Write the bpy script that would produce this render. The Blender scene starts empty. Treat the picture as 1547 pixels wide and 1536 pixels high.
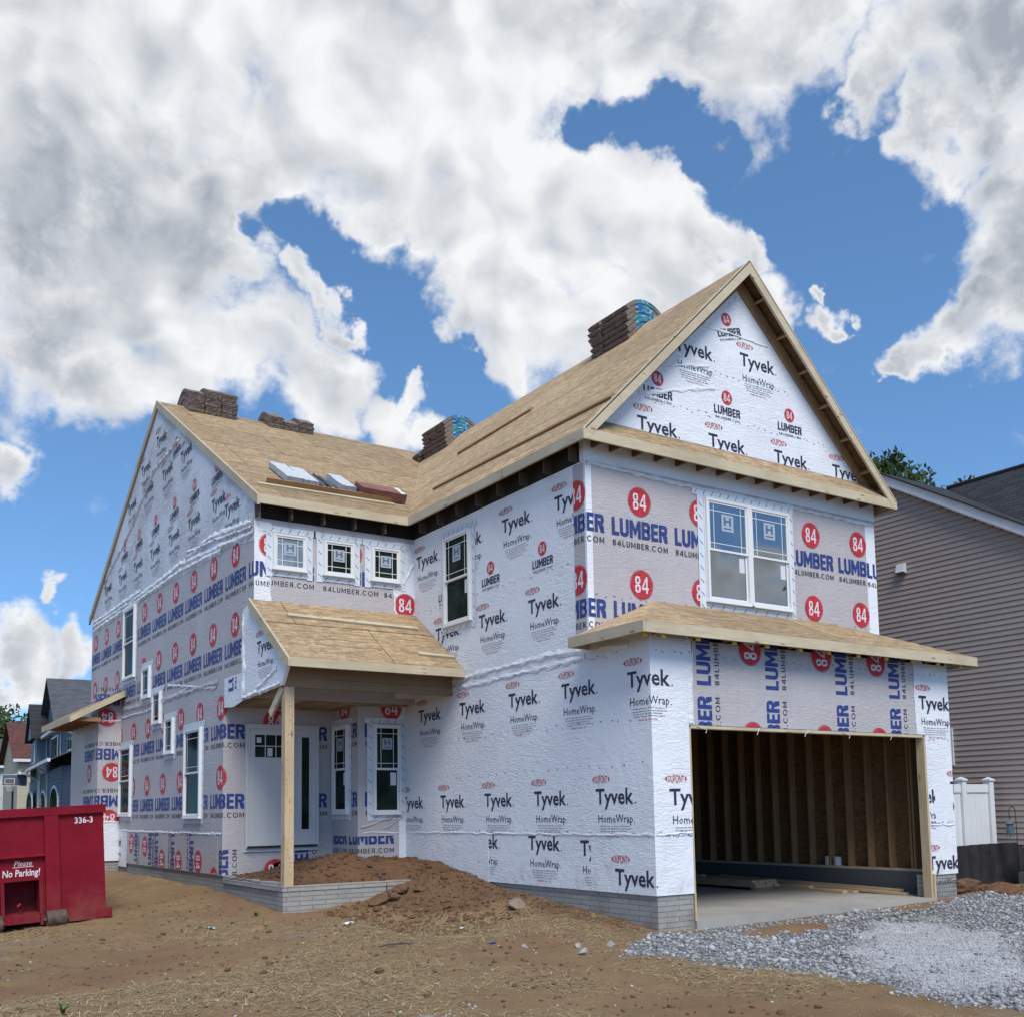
import bpy, bmesh, math, random
import numpy as np
from mathutils import Vector, Matrix
random.seed(7); RNG = np.random.default_rng(11)
SC = bpy.context.scene
COL = SC.collection
rad = math.radians

# ------------------------------------------------------------------ camera
CAM_F, CAM_CY, IW, IH = 1585.427, 1067.541, 1547.0, 1536.0
PITCH, ROLL, YAW = 0.0983, -0.0160, -0.5862
CAM = Vector((-8.567, -9.796, 1.062))
def cam_axes():
    cy, sy, cp, sp = math.cos(YAW), math.sin(YAW), math.cos(PITCH), math.sin(PITCH)
    f = Vector((-sy*cp, cy*cp, sp)); r = Vector((cy, sy, 0)); u = r.cross(f)
    cr, sr = math.cos(ROLL), math.sin(ROLL)
    return cr*r + sr*u, -sr*r + cr*u, f
RGT, UPV, FWD = cam_axes()
cd = bpy.data.cameras.new('camera'); cam = bpy.data.objects.new('camera', cd); COL.objects.link(cam)
m = Matrix((RGT, UPV, -FWD)).transposed().to_4x4(); m.translation = CAM
cam.matrix_world = m
cd.sensor_width = 36; cd.sensor_fit = 'HORIZONTAL'; cd.lens = 36*CAM_F/IW
cd.shift_y = (CAM_CY - IH/2)/IW; cd.clip_start = 0.1; cd.clip_end = 6000
SC.camera = cam
def sky_dir(u, v):
    d = FWD + RGT*((u-773.5)/CAM_F) - UPV*((v-CAM_CY)/CAM_F)
    return d.normalized()

# ------------------------------------------------------------------ light, exposure
SC.view_settings.view_transform = 'Standard'
SC.view_settings.look = 'None'
SC.view_settings.exposure = 1.32
SC.view_settings.gamma = 1
SC.render.resolution_x, SC.render.resolution_y = 1024, 1016
SC.cycles.use_denoising = True
SC.cycles.max_bounces = 6; SC.cycles.diffuse_bounces = 3; SC.cycles.glossy_bounces = 3
SC.cycles.sample_clamp_indirect = 4
SUN_EL, SUN_AZ = rad(52), rad(197)            # azimuth measured from +Y clockwise
sund = Vector((math.sin(SUN_AZ)*math.cos(SUN_EL), math.cos(SUN_AZ)*math.cos(SUN_EL), math.sin(SUN_EL)))
sl = bpy.data.lights.new('sun', 'SUN'); sl.energy = 1.5; sl.angle = rad(32); sl.color = (1, .935, .84)
so = bpy.data.objects.new('sun', sl); COL.objects.link(so)
so.rotation_euler = sund.to_track_quat('Z', 'Y').to_euler(); so.location = (0, -20, 40)

W = bpy.data.worlds.new('World'); SC.world = W; W.use_nodes = True
def build_world():
    nt = W.node_tree; N = nt.nodes; L = nt.links; N.clear()
    def nd(t, **k):
        n = N.new(t)
        for a, b in k.items(): setattr(n, a, b)
        return n
    def math_(op, a, b=None, c=None, clamp=False):
        n = nd('ShaderNodeMath', operation=op); n.use_clamp = clamp
        for i, x in enumerate((a, b, c)):
            if x is None: continue
            if isinstance(x, (int, float)): n.inputs[i].default_value = x
            else: L.new(x, n.inputs[i])
        return n.outputs[0]
    def vm(op, a, b=None):
        n = nd('ShaderNodeVectorMath', operation=op)
        for i, x in enumerate((a, b)):
            if x is None: continue
            if isinstance(x, (tuple, Vector)): n.inputs[i].default_value = tuple(x)
            else: L.new(x, n.inputs[i])
        return n
    def mapr(x, a, b, c, d, t='SMOOTHSTEP'):
        n = nd('ShaderNodeMapRange', interpolation_type=t); L.new(x, n.inputs[0])
        for i, y in enumerate((a, b, c, d)): n.inputs[i+1].default_value = y
        return n.outputs[0]
    def noise(vec, scale, detail, rough, dist=0.0):
        n = nd('ShaderNodeTexNoise'); L.new(vec, n.inputs['Vector'])
        n.inputs['Scale'].default_value = scale; n.inputs['Detail'].default_value = detail
        n.inputs['Roughness'].default_value = rough; n.inputs['Distortion'].default_value = dist
        return n
    def mixc(f, a, b):
        n = nd('ShaderNodeMix', data_type='RGBA')
        if isinstance(f, float): n.inputs[0].default_value = f
        else: L.new(f, n.inputs[0])
        for s, x in ((n.inputs['A'], a), (n.inputs['B'], b)):
            if isinstance(x, tuple): s.default_value = x
            else: L.new(x, s)
        return n.outputs['Result']
    tc = nd('ShaderNodeTexCoord'); D = vm('NORMALIZE', tc.outputs['Generated']).outputs[0]
    w1 = vm('SUBTRACT', noise(D, 7, 3, .55).outputs['Color'], (.5, .5, .5)).outputs[0]
    w2 = vm('SUBTRACT', noise(D, 20, 4, .58).outputs['Color'], (.5, .5, .5)).outputs[0]
    s1 = vm('SCALE', w1); s1.inputs['Scale'].default_value = .13
    s2 = vm('SCALE', w2); s2.inputs['Scale'].default_value = .075
    P0 = vm('NORMALIZE', vm('ADD', D, s1.outputs[0]).outputs[0]).outputs[0]; w3 = vm('SUBTRACT', noise(D, 58, 4, .6).outputs['Color'], (.5, .5, .5)).outputs[0]; s3 = vm('SCALE', w3); s3.inputs['Scale'].default_value = .020; P = vm('NORMALIZE', vm('ADD', vm('ADD', P0, s2.outputs[0]).outputs[0], s3.outputs[0]).outputs[0]).outputs[0]
    blobs = [(40,40,170),(150,30,170),(260,40,170),(370,50,170),(480,50,170),(590,50,160),(690,40,150),(790,40,130),(880,40,115),(970,50,100),(1050,45,90),(1120,50,85),(1190,25,85),(1250,0,70),
      (40,190,160),(150,190,160),(260,190,160),(370,180,140),(480,170,140),(590,180,140),(690,180,120),(770,190,90),
      (30,330,150),(130,330,150),(230,320,140),(320,290,110),(30,450,130),(120,450,130),(210,440,120),(290,420,90),(350,400,62),(70,530,80),(150,560,70),
      (300,500,80),(370,520,75),(440,545,72),(510,580,58),(570,595,44),(612,605,26),(230,560,70),
      (560,290,90),(620,330,100),(700,340,120),(780,340,125),(860,330,105),(930,300,75),(985,280,48),(960,360,80),(1030,340,48),(1080,350,36),(1130,355,28),(1020,400,40),
      (700,430,70),(760,480,80),(830,480,85),(780,545,45),(710,500,50),(890,480,80),(960,430,60),(690,540,30),
      (455,430,34),(500,470,26),(1085,430,52),(1150,425,50),(1190,455,34),
      (1430,60,100),(1520,60,130),(1370,95,70),(1320,130,50),(1285,165,32),(1450,180,66),(1520,190,62),(1390,190,40),
      (1535,290,62),(1540,370,75),(1535,440,75),(1470,470,50),(1500,415,58),(1415,500,36),(1390,515,20),
      (1265,445,26),(1300,455,14),(1250,400,14),(30,690,48),(5,670,50),(95,905,20),(45,978,44),(110,990,38),(5,982,40),(600,660,44),(645,668,36)]
    holes = [(425,320,34),(462,345,30),(500,385,34),(545,415,44),(600,455,60),(640,500,62),(915,203,30),(985,196,34),(1045,205,34),(700,585,34)]
    acc = None; neg = None
    for (x, y, r) in blobs:
        c = sky_dir(x, y); R = r*1.16/CAM_F
        v = mapr(vm('DOT_PRODUCT', P, c).outputs['Value'], math.cos(R), 1.0, 0.0, 1.0, 'LINEAR'); v.node.clamp = False
        acc = v if acc is None else math_('SMOOTH_MAX', acc, v, .07)
    for (x, y, r) in holes:
        c = sky_dir(x, y); R = r*1.3/CAM_F
        v = mapr(vm('DOT_PRODUCT', P, c).outputs['Value'], math.cos(R), 1.0, 0.0, 1.0, 'LINEAR')
        neg = v if neg is None else math_('MAXIMUM', neg, v)
    # the part of the sky behind and beside the view: broken cumulus of the same kind
    fm = mapr(vm('DOT_PRODUCT', D, sky_dir(773, 560)).outputs['Value'], math.cos(.62), math.cos(.78), 0.0, 1.0)
    g = noise(P, 2.6, 2, .5).outputs['Fac']
    out = mapr(g, .50, .68, 0.0, 1.0)
    for (x, y, r) in ((1085, 905, 70), (1165, 900, 70), (1130, 870, 50), (1180, 845, 45), (1085, 850, 34), (940, 930, 120), (1300, 900, 110)):   # cumulus low behind the viewer (seen in the front windows)
        c = sky_dir(x, y); c.y = -c.y; R = r*1.16/CAM_F
        v = mapr(vm('DOT_PRODUCT', P, c).outputs['Value'], math.cos(R), 1.0, 0.0, 1.0, 'LINEAR'); v.node.clamp = False
        acc = math_('SMOOTH_MAX', acc, v, .07)
    fld = math_('SUBTRACT', math_('MAXIMUM', math_('MAXIMUM', acc, -.38), math_('SUBTRACT', math_('MULTIPLY', out, fm), .38)), math_('MULTIPLY', neg, .85))
    tow = tuple((RGT*.55+UPV*.85).normalized()*.030)
    Pq = vm('ADD', P, tow).outputs[0]
    def bil(v):
        a = noise(v, 10, 6, .52).outputs['Fac']; n = nd('ShaderNodeTexVoronoi', feature='SMOOTH_F1'); L.new(v, n.inputs['Vector']); n.inputs['Scale'].default_value = 27; n.inputs['Smoothness'].default_value = .45
        return math_('ADD', math_('MULTIPLY', math_('SUBTRACT', a, .5), 1.0), math_('MULTIPLY', math_('SUBTRACT', .45, n.outputs['Distance']), .50))
    b0, b1 = bil(P0), bil(vm('ADD', P0, tow).outputs[0])
    wisp = noise(vm('MULTIPLY', D, (1, 1, 1.5)).outputs[0], 30, 6, .62).outputs['Fac']
    wisp2 = noise(P0, 46, 6, .64).outputs['Fac']; fld = math_('ADD', fld, math_('MULTIPLY', math_('SUBTRACT', wisp2, .5), .62))
    den = math_('ADD', fld, math_('ADD', math_('MULTIPLY', b0, 1.25), math_('MULTIPLY', math_('SUBTRACT', wisp, .5), .80)))
    alpha = mapr(den, -.20, .80, 0.0, 1.0)
    thick = mapr(den, .30, 1.15, 0.0, 1.0)
    relief = math_('MULTIPLY', math_('SUBTRACT', b0, b1), 1.15)
    pat = mapr(noise(D, 4.6, 4, .5, .2).outputs['Fac'], .36, .64, -0.36, 0.30)
    lit = math_('ADD', math_('SUBTRACT', .98, math_('MULTIPLY', thick, .58)), math_('SUBTRACT', relief, math_('MULTIPLY', pat, thick)), clamp=True)
    cloud = mixc(lit, CLOUD_DARK, CLOUD_LIT)
    sky = nd('ShaderNodeTexSky', sky_type='NISHITA'); sky.sun_disc = False
    sky.sun_elevation = SUN_EL; sky.sun_rotation = SUN_AZ
    svx = vm('MULTIPLY', D, (1, 1, 1.10)).outputs[0]; sva = vm('ADD', svx, (0, 0, .13)).outputs[0]; L.new(vm('NORMALIZE', sva).outputs[0], sky.inputs['Vector'])
    sky.air_density = 0.85; sky.dust_density = 0.0; sky.ozone_density = 5.0
    tn = vm('MULTIPLY', sky.outputs['Color'], (.84, 1.0, .99)); sk = vm('SCALE', tn.outputs[0]); sk.inputs['Scale'].default_value = SKY_STRENGTH
    col = mixc(alpha, sk.outputs[0], cloud)
    bg = nd('ShaderNodeBackground'); L.new(col, bg.inputs['Color']); bg.inputs['Strength'].default_value = 1.0
    o = nd('ShaderNodeOutputWorld'); L.new(bg.outputs[0], o.inputs['Surface'])
SKY_STRENGTH = 0.088
CLOUD_DARK, CLOUD_LIT = (.150, .168, .195, 1), (.372, .376, .382, 1)
build_world()
W.cycles.sampling_method = 'MANUAL'; W.cycles.sample_map_resolution = 1024

# ------------------------------------------------------------------ mesh helpers
class MB:
    def __init__(s): s.v = []; s.f = []; s.m = []; s.mats = []
    def mi(s, m):
        if m not in s.mats: s.mats.append(m)
        return s.mats.index(m)
    def face(s, pts, m):
        b = len(s.v); s.v.extend([tuple(p) for p in pts]); s.f.append(tuple(range(b, b+len(pts)))); s.m.append(s.mi(m))
    def mesh(s, verts, faces, m):
        b = len(s.v); s.v.extend([tuple(p) for p in verts]); k = s.mi(m)
        for f in faces: s.f.append(tuple(b+i for i in f)); s.m.append(k)
    def hexa(s, p, m):     # 8 points: bottom 4 (ccw), top 4
        s.mesh(p, [(3,2,1,0),(4,5,6,7),(0,1,5,4),(1,2,6,5),(2,3,7,6),(3,0,4,7)], m)
    def box(s, a, b, m):
        (x0,y0,z0),(x1,y1,z1) = a, b
        s.hexa([(x0,y0,z0),(x1,y0,z0),(x1,y1,z0),(x0,y1,z0),(x0,y0,z1),(x1,y0,z1),(x1,y1,z1),(x0,y1,z1)], m)
    def prism(s, poly, vec, m, mtop=None):   # planar polygon extruded along vec
        n = len(poly); vec = Vector(vec); a = [Vector(p) for p in poly]; b = [p+vec for p in a]
        base = len(s.v); s.v.extend([tuple(p) for p in a+b]); k = s.mi(m); kt = s.mi(mtop or m)
        s.f.append(tuple(base+i for i in range(n))); s.m.append(kt)
        s.f.append(tuple(base+n+i for i in reversed(range(n)))); s.m.append(k)
        for i in range(n):
            j = (i+1) % n
            s.f.append((base+j, base+i, base+n+i, base+n+j)); s.m.append(k)
    def bar(s, a, b, w, h, m, up=(0,0,1)):   # square bar from a to b, w wide, h along up
        a, b = Vector(a), Vector(b); d = (b-a).normalized(); up = Vector(up)
        sd = d.cross(up).normalized(); u2 = sd.cross(d).normalized()
        o = [sd*(-w/2)-u2*(h/2), sd*(w/2)-u2*(h/2), sd*(w/2)+u2*(h/2), sd*(-w/2)+u2*(h/2)]
        p = [a+x for x in o] + [b+x for x in o]
        s.mesh(p, [(3,2,1,0),(4,5,6,7),(0,1,5,4),(1,2,6,5),(2,3,7,6),(3,0,4,7)], m)
    def tube(s, pts, rr, m, n=8, cap=True):
        pts = [Vector(p) for p in pts]; rs = rr if isinstance(rr, (list, tuple)) else [rr]*len(pts)
        base = len(s.v); k = s.mi(m); ref = Vector((.13, .27, .95)).normalized()
        for i, p in enumerate(pts):
            d = (pts[min(i+1, len(pts)-1)] - pts[max(i-1, 0)]).normalized()
            if abs(d.dot(ref)) > .97: ref = Vector((.9, .2, .1)).normalized()
            a = d.cross(ref).normalized(); b = a.cross(d)
            for j in range(n):
                t = 2*math.pi*j/n; s.v.append(tuple(p + (a*math.cos(t)+b*math.sin(t))*rs[i]))
        for i in range(len(pts)-1):
            for j in range(n):
                q = base+i*n; s.f.append((q+j, q+(j+1) % n, q+n+(j+1) % n, q+n+j)); s.m.append(k)
        if cap:
            s.f.append(tuple(base+j for j in reversed(range(n)))); s.m.append(k)
            e = base+(len(pts)-1)*n; s.f.append(tuple(e+j for j in range(n))); s.m.append(k)
    def build(s, name, parent=None, smooth=False, loc=None):
        me = bpy.data.meshes.new(name); me.from_pydata(s.v, [], s.f)
        for mt in s.mats: me.materials.append(mt)
        me.polygons.foreach_set('material_index', s.m)
        if smooth: me.polygons.foreach_set('use_smooth', [True]*len(s.f))
        me.validate(); me.update()
        o = bpy.data.objects.new(name, me); COL.objects.link(o)
        if loc is not None: o.location = loc
        if parent: o.parent = parent
        return o
def tag(o, label=None, cat=None, group=None, kind=None):
    if label: o['label'] = label
    if cat: o['category'] = cat
    if group: o['group'] = group
    if kind: o['kind'] = kind
    return o
def empty(name, loc, label, cat, group=None, rot=(0,0,0)):
    o = bpy.data.objects.new(name, None); COL.objects.link(o); o.location = loc; o.rotation_euler = rot
    o.empty_display_size = .2
    return tag(o, label, cat, group)
def np_obj(name, verts, faces, mats, midx=None, parent=None, smooth=False):
    me = bpy.data.meshes.new(name); nv = len(verts); nf, k = faces.shape
    me.vertices.add(nv); me.vertices.foreach_set('co', np.asarray(verts, np.float32).ravel())
    me.loops.add(nf*k); me.loops.foreach_set('vertex_index', faces.astype(np.int32).ravel())
    me.polygons.add(nf); me.polygons.foreach_set('loop_start', np.arange(0, nf*k, k, dtype=np.int32))
    me.polygons.foreach_set('loop_total', np.full(nf, k, np.int32))
    for mt in mats: me.materials.append(mt)
    if midx is not None: me.polygons.foreach_set('material_index', midx.astype(np.int32))
    if smooth: me.polygons.foreach_set('use_smooth', np.ones(nf, bool))
    me.update(calc_edges=True); me.validate()
    o = bpy.data.objects.new(name, me); COL.objects.link(o)
    if parent: o.parent = parent
    return o

# ------------------------------------------------------------------ materials
class MT:
    def __init__(s, name, rough=.7, spec=.3):
        s.mat = bpy.data.materials.new(name); s.mat.use_nodes = True
        s.nt = s.mat.node_tree; s.N = s.nt.nodes; s.L = s.nt.links
        s.b = s.N['Principled BSDF']; s.b.inputs['Roughness'].default_value = rough
        s.b.inputs['Specular IOR Level'].default_value = spec
        s.tc = s.N.new('ShaderNodeTexCoord')
    def link(s, x, sock):
        if isinstance(x, bpy.types.NodeSocket): s.L.new(x, sock)
        elif isinstance(x, tuple) and len(x) == 3 and sock.type == 'RGBA': sock.default_value = x+(1,)
        else: sock.default_value = x
    def vec(s, scale=(1,1,1), rot=(0,0,0), src='Object', loc=(0,0,0)):
        n = s.N.new('ShaderNodeMapping'); s.L.new(s.tc.outputs[src], n.inputs[0])
        n.inputs['Scale'].default_value = scale; n.inputs['Rotation'].default_value = rot; n.inputs['Location'].default_value = loc
        return n.outputs[0]
    def noise(s, v, scale=1, detail=4, rough=.55, dist=0, col=False):
        n = s.N.new('ShaderNodeTexNoise'); s.L.new(v, n.inputs['Vector'])
        for k, x in (('Scale', scale), ('Detail', detail), ('Roughness', rough), ('Distortion', dist)): n.inputs[k].default_value = x
        return n.outputs['Color' if col else 'Fac']
    def voro(s, v, scale=1, out='Color', feature='F1', rnd=1):
        n = s.N.new('ShaderNodeTexVoronoi'); n.feature = feature; s.L.new(v, n.inputs['Vector'])
        n.inputs['Scale'].default_value = scale; n.inputs['Randomness'].default_value = rnd
        return n.outputs[out]
    def math(s, op, a, b=0.0, c=0.0, clamp=False):
        n = s.N.new('ShaderNodeMath'); n.operation = op; n.use_clamp = clamp
        for i, x in enumerate((a, b, c)): s.link(x, n.inputs[i])
        return n.outputs[0]
    def ramp(s, x, a, b, c=0.0, d=1.0, t='LINEAR'):
        n = s.N.new('ShaderNodeMapRange'); n.interpolation_type = t; s.link(x, n.inputs[0])
        for i, y in enumerate((a, b, c, d)): n.inputs[i+1].default_value = y
        return n.outputs[0]
    def mix(s, f, a, b, mode='MIX'):
        n = s.N.new('ShaderNodeMix'); n.data_type = 'RGBA'; n.blend_type = mode
        s.link(f, n.inputs[0]); s.link(a, n.inputs['A']); s.link(b, n.inputs['B'])
        return n.outputs['Result']
    def sep(s, v):
        n = s.N.new('ShaderNodeSeparateXYZ'); s.L.new(v, n.inputs[0]); return n.outputs
    def comb(s, x, y, z):
        n = s.N.new('ShaderNodeCombineXYZ')
        for i, q in enumerate((x, y, z)): s.link(q, n.inputs[i])
        return n.outputs[0]
    def rgb2bw(s, c):
        n = s.N.new('ShaderNodeRGBToBW'); s.L.new(c, n.inputs[0]); return n.outputs[0]
    def color(s, c): s.link(c, s.b.inputs['Base Color']); return s
    def bump(s, h, strength=.3, dist=.02):
        n = s.N.new('ShaderNodeBump'); n.inputs['Strength'].default_value = strength; n.inputs['Distance'].default_value = dist
        s.L.new(h, n.inputs['Height']); s.L.new(n.outputs[0], s.b.inputs['Normal']); return s
    def rough(s, x): s.link(x, s.b.inputs['Roughness']); return s

def wrinkle(t, amp):
    """height field of a stapled plastic sheet: fine crinkle, diagonal pulls, lazy billows"""
    v = t.vec()
    a = t.noise(v, 3.2, 5, .62, 1.6)
    b = t.noise(t.vec((2.2, 2.2, 9.0), (0.5, 0.5, 0)), 1.3, 4, .6, 2.0)
    c = t.noise(v, 15, 5, .6, .9)
    bb = t.ramp(t.math('ABSOLUTE', t.math('SUBTRACT', b, .5)), 0, .14, 1, 0)
    big = t.ramp(t.noise(v, .9, 3, .5, .6), .35, .7)
    lng = t.noise(t.vec((.9, .9, 5.0), (0, .0, 0)), 1.6, 3, .5, 2.5); lr = t.ramp(t.math('ABSOLUTE', t.math('SUBTRACT', lng, .5)), 0, .07, 1, 0)
    h = t.math('ADD', t.math('MULTIPLY', a, .55), t.math('MULTIPLY', bb, t.math('MULTIPLY', big, .42)))
    h = t.math('ADD', h, t.math('ADD', t.math('MULTIPLY', c, .07), t.math('MULTIPLY', lr, t.math('MULTIPLY', big, .30))))
    return h
def wrap_mat(name, c1, c2, rough, strength, seams=False, grime=.0):
    t = MT(name, rough, .45)
    v = t.vec()
    col = t.mix(t.ramp(t.noise(v, 1.1, 4, .6), .3, .7), c1, c2)
    if seams:
        x, y, z = t.sep(v)
        q = t.math('ADD', x, t.math('MULTIPLY', y, 1.0))
        fr = t.math('FRACT', t.math('DIVIDE', q, .203))
        ln = t.ramp(t.math('ABSOLUTE', t.math('SUBTRACT', fr, .5)), .0, .035, .22, 0)
        ln2 = t.math('MULTIPLY', ln, t.ramp(t.noise(t.vec((3, 3, .5)), 1, 3), .35, .6))
        col = t.mix(ln2, col, (.20, .17, .20))
    if grime:
        z = t.sep(v)[2]
        g = t.math('MULTIPLY', t.ramp(z, .0, .9, 1, 0), t.ramp(t.noise(v, 4, 6, .7), .5, .75))
        col = t.mix(t.math('MULTIPLY', g, grime), col, (.34, .27, .20))
    # staple specks
    sp = t.voro(v, 5.5, 'Distance')
    col = t.mix(t.ramp(sp, .018, .03, .75, 0), col, (.12, .12, .14))
    t.color(col)
    t.bump(wrinkle(t, 1), strength, .05)
    return t.mat
M = {}
M['tyvek'] = wrap_mat('white_house_wrap', (.78, .805, .84), (.725, .755, .80), .55, .38, grime=.5)
M['tyvek_crumple'] = wrap_mat('crumpled_white_wrap', (.68, .71, .75), (.60, .64, .70), .45, .85)
M['greywrap'] = wrap_mat('grey_store_wrap', (.48, .45, .455), (.43, .41, .42), .5, .34, seams=True, grime=.3)
M['tape'] = wrap_mat('flashing_tape', (.66, .71, .76), (.60, .66, .72), .35, .25)
def ink(name, c):
    t = MT(name, .5, .35); v = t.vec()
    t.color(t.mix(t.ramp(t.noise(v, 18, 5, .7), .35, .72), c, tuple(min(1, x*1.25+.012) for x in c)))
    t.bump(wrinkle(t, 1), .5, .05); return t.mat
M['navy'] = ink('navy_ink', (.022, .026, .058)); M['blue'] = ink('blue_ink', (.022, .045, .20))
M['red'] = ink('red_ink', (.46, .022, .038)); M['redprint'] = ink('red_print_ink', (.42, .05, .05)); M['white'] = ink('white_ink', (.60, .60, .63))
M['grayink'] = ink('grey_ink', (.16, .17, .21))
def osb(name, along, dark=1.0, lines=True, tint=None):
    t = MT(name, .75, .2); v = t.vec()
    f1 = t.rgb2bw(t.voro(t.vec((9, 26, 30), (.2, .1, .5)), 1.0)); f2 = t.rgb2bw(t.voro(t.vec((30, 10, 22), (.3, .2, -.4)), 1.0))
    fl = t.math('ADD', t.math('MULTIPLY', f1, .55), t.math('MULTIPLY', f2, .45))
    fl = t.math('ADD', t.math('MULTIPLY', fl, .65), t.math('MULTIPLY', t.noise(v, 60, 3), .35))
    col = t.mix(t.ramp(fl, .28, .72), tuple(dark*c for c in (.23, .155, .085)), tuple(dark*c for c in (.46, .345, .20)))
    big = t.ramp(t.noise(v, .7, 3), .35, .7)
    col = t.mix(t.math('MULTIPLY', big, .45), col, tuple(dark*c for c in (.30, .215, .13)))
    x, y, z = t.sep(v); al = {'x': x, 'y': y, 'z': x}[along]; up = z if along != 'z' else y
    if lines:
        sk = t.noise(t.comb(t.math('MULTIPLY', al, 4.5), t.math('MULTIPLY', up, 42), t.math('MULTIPLY', up, 9)), 1, 5, .62, .3)
        col = t.mix(t.ramp(sk, .50, .66, 0, .62), col, tuple(dark*c for c in (.16, .105, .06))); col = t.mix(t.ramp(sk, .46, .34, 0, .55), col, tuple(dark*c for c in (.56, .45, .29)))
        br = t.N.new('ShaderNodeTexBrick'); t.L.new(t.comb(al, up, 0.0), br.inputs['Vector'])
        br.inputs['Scale'].default_value = 1; br.inputs['Mortar Size'].default_value = .009; br.inputs['Brick Width'].default_value = 2.44
        br.inputs['Row Height'].default_value = .80; br.inputs['Bias'].default_value = 0; br.inputs['Mortar Smooth'].default_value = .2
        br.inputs['Color1'].default_value = (.86, .86, .86, 1); br.inputs['Color2'].default_value = (1.1, 1.1, 1.1, 1); br.inputs['Mortar'].default_value = (.30, .25, .2, 1)
        col = t.mix(1.0, col, br.outputs['Color'], 'MULTIPLY')
        wob = t.math('MULTIPLY', t.math('SUBTRACT', t.noise(t.vec((.7, .7, .7)), 1, 2), .5), .05)
        for sp, am in ((.131, .85), (.083, .45)):
            fr = t.math('FRACT', t.math('DIVIDE', t.math('ADD', up, wob), sp))
            ln = t.math('MULTIPLY', t.ramp(t.math('ABSOLUTE', t.math('SUBTRACT', fr, .5)), 0, .06, am, 0), t.ramp(t.noise(t.vec((1.7, 1.7, 9)), 1, 3), .40, .56))
            col = t.mix(ln, col, (.10, .07, .045))
    if tint: col = t.mix(1.0, col, tint, 'MULTIPLY')
    t.color(col); t.bump(fl, .25, .01); return t.mat
M['osb_x'] = osb('osb_sheathing_along_front', 'x'); M['osb_y'] = osb('osb_sheathing_along_side', 'y', 1.28)
M['osb_in'] = osb('osb_interior_darkened', 'y', .40, False, (1.12, .88, .70))  # sheathing colour cut down: the garage's inner shade is put into it
def wood(name, c1, c2, axis, knots=True):
    t = MT(name, .7, .25); sc = {'x': (1.2, 14, 14), 'y': (14, 1.2, 14), 'z': (14, 14, 1.2)}[axis]
    v = t.vec(sc); g = t.noise(v, 1.6, 6, .65, 1.2)
    col = t.mix(t.ramp(g, .3, .7), c1, c2)
    big = t.noise(t.vec(), 1.4, 2); col = t.mix(t.ramp(big, .45, .62, 0, .35), col, tuple(x*.72 for x in c1))
    if knots:
        ks = {'x': (2.2, 9, 9), 'y': (9, 2.2, 9), 'z': (9, 9, 2.2)}[axis]
        k = t.voro(t.vec(ks), 1.0, 'Distance'); col = t.mix(t.ramp(k, .06, .16, .85, 0), col, (.16, .085, .04))
    t.color(col); t.bump(g, .15, .005); return t.mat
M['wood_x'] = wood('framing_lumber_x', (.47, .39, .26), (.58, .51, .37), 'x')
M['wood_y'] = wood('framing_lumber_y', (.44, .375, .26), (.54, .475, .355), 'y')
M['wood_z'] = wood('framing_lumber_z', (.46, .35, .21), (.58, .46, .30), 'z')
M['wood_in'] = wood('darkened_lumber', (.27, .155, .072), (.35, .215, .11), 'z')  # lumber darkened so the garage's dim light sits in the colour
M['lvl'] = wood('brown_beam', (.22, .145, .08), (.31, .21, .125), 'x', False)
M['soffit_dark'] = MT('attic_shade_dark_trim', .9).color((.028, .024, .021)).mat  # near-black stands for attic shade; also the door threshold and a board joint
M['yellow'] = MT('yellow_foam', .7).color((.50, .33, .03)).mat
def block():
    t = MT('grey_split_face_block', .9, .2); v = t.vec(); x, y, z = t.sep(v)
    br = t.N.new('ShaderNodeTexBrick'); t.L.new(t.comb(t.math('ADD', x, y), z, 0.0), br.inputs['Vector'])
    br.inputs['Scale'].default_value = 1; br.inputs['Mortar Size'].default_value = .006; br.inputs['Brick Width'].default_value = .40
    br.inputs['Row Height'].default_value = .0667; br.inputs['Mortar Smooth'].default_value = .4
    br.inputs['Color1'].default_value = (.25, .245, .235, 1); br.inputs['Color2'].default_value = (.33, .325, .31, 1); br.inputs['Mortar'].default_value = (.16, .158, .15, 1)
    n = t.noise(v, 34, 5, .65)
    col = t.mix(t.ramp(n, .3, .75, .0, .6), br.outputs['Color'], (.40, .395, .37))
    st = t.ramp(t.noise(v, 1.6, 4), .5, .7, 0, .45); col = t.mix(st, col, (.17, .17, .17))
    low = t.math('MULTIPLY', t.ramp(z, -.5, -.15, .7, 0), t.ramp(t.noise(v, 3, 4), .4, .65)); col = t.mix(low, col, (.21, .14, .085))
    t.color(col); h = t.math('ADD', t.math('MULTIPLY', n, .5), t.math('MULTIPLY', br.outputs['Fac'], -.8)); t.bump(h, .8, .02); return t.mat
M['block'] = block()
def concrete():
    t = MT('concrete_slab', .8, .3); v = t.vec()
    col = t.mix(t.ramp(t.noise(v, 1.2, 6, .65), .3, .7), (.27, .265, .25), (.40, .39, .365))
    t.color(t.mix(t.ramp(t.noise(v, 60, 3), .4, .8, 0, .3), col, (.2, .195, .185))); t.bump(t.noise(v, 40, 4), .15, .01); return t.mat
M['concrete'] = concrete()
M['blockin'] = MT('grey_curb_concrete', .85).color((.10, .105, .112)).mat
M['vinyl'] = MT('white_vinyl_frame', .35, .5).color((.72, .73, .73)).mat
M['doorpaint'] = MT('primed_white_door', .45, .4).color((.55, .55, .56)).mat
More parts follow.
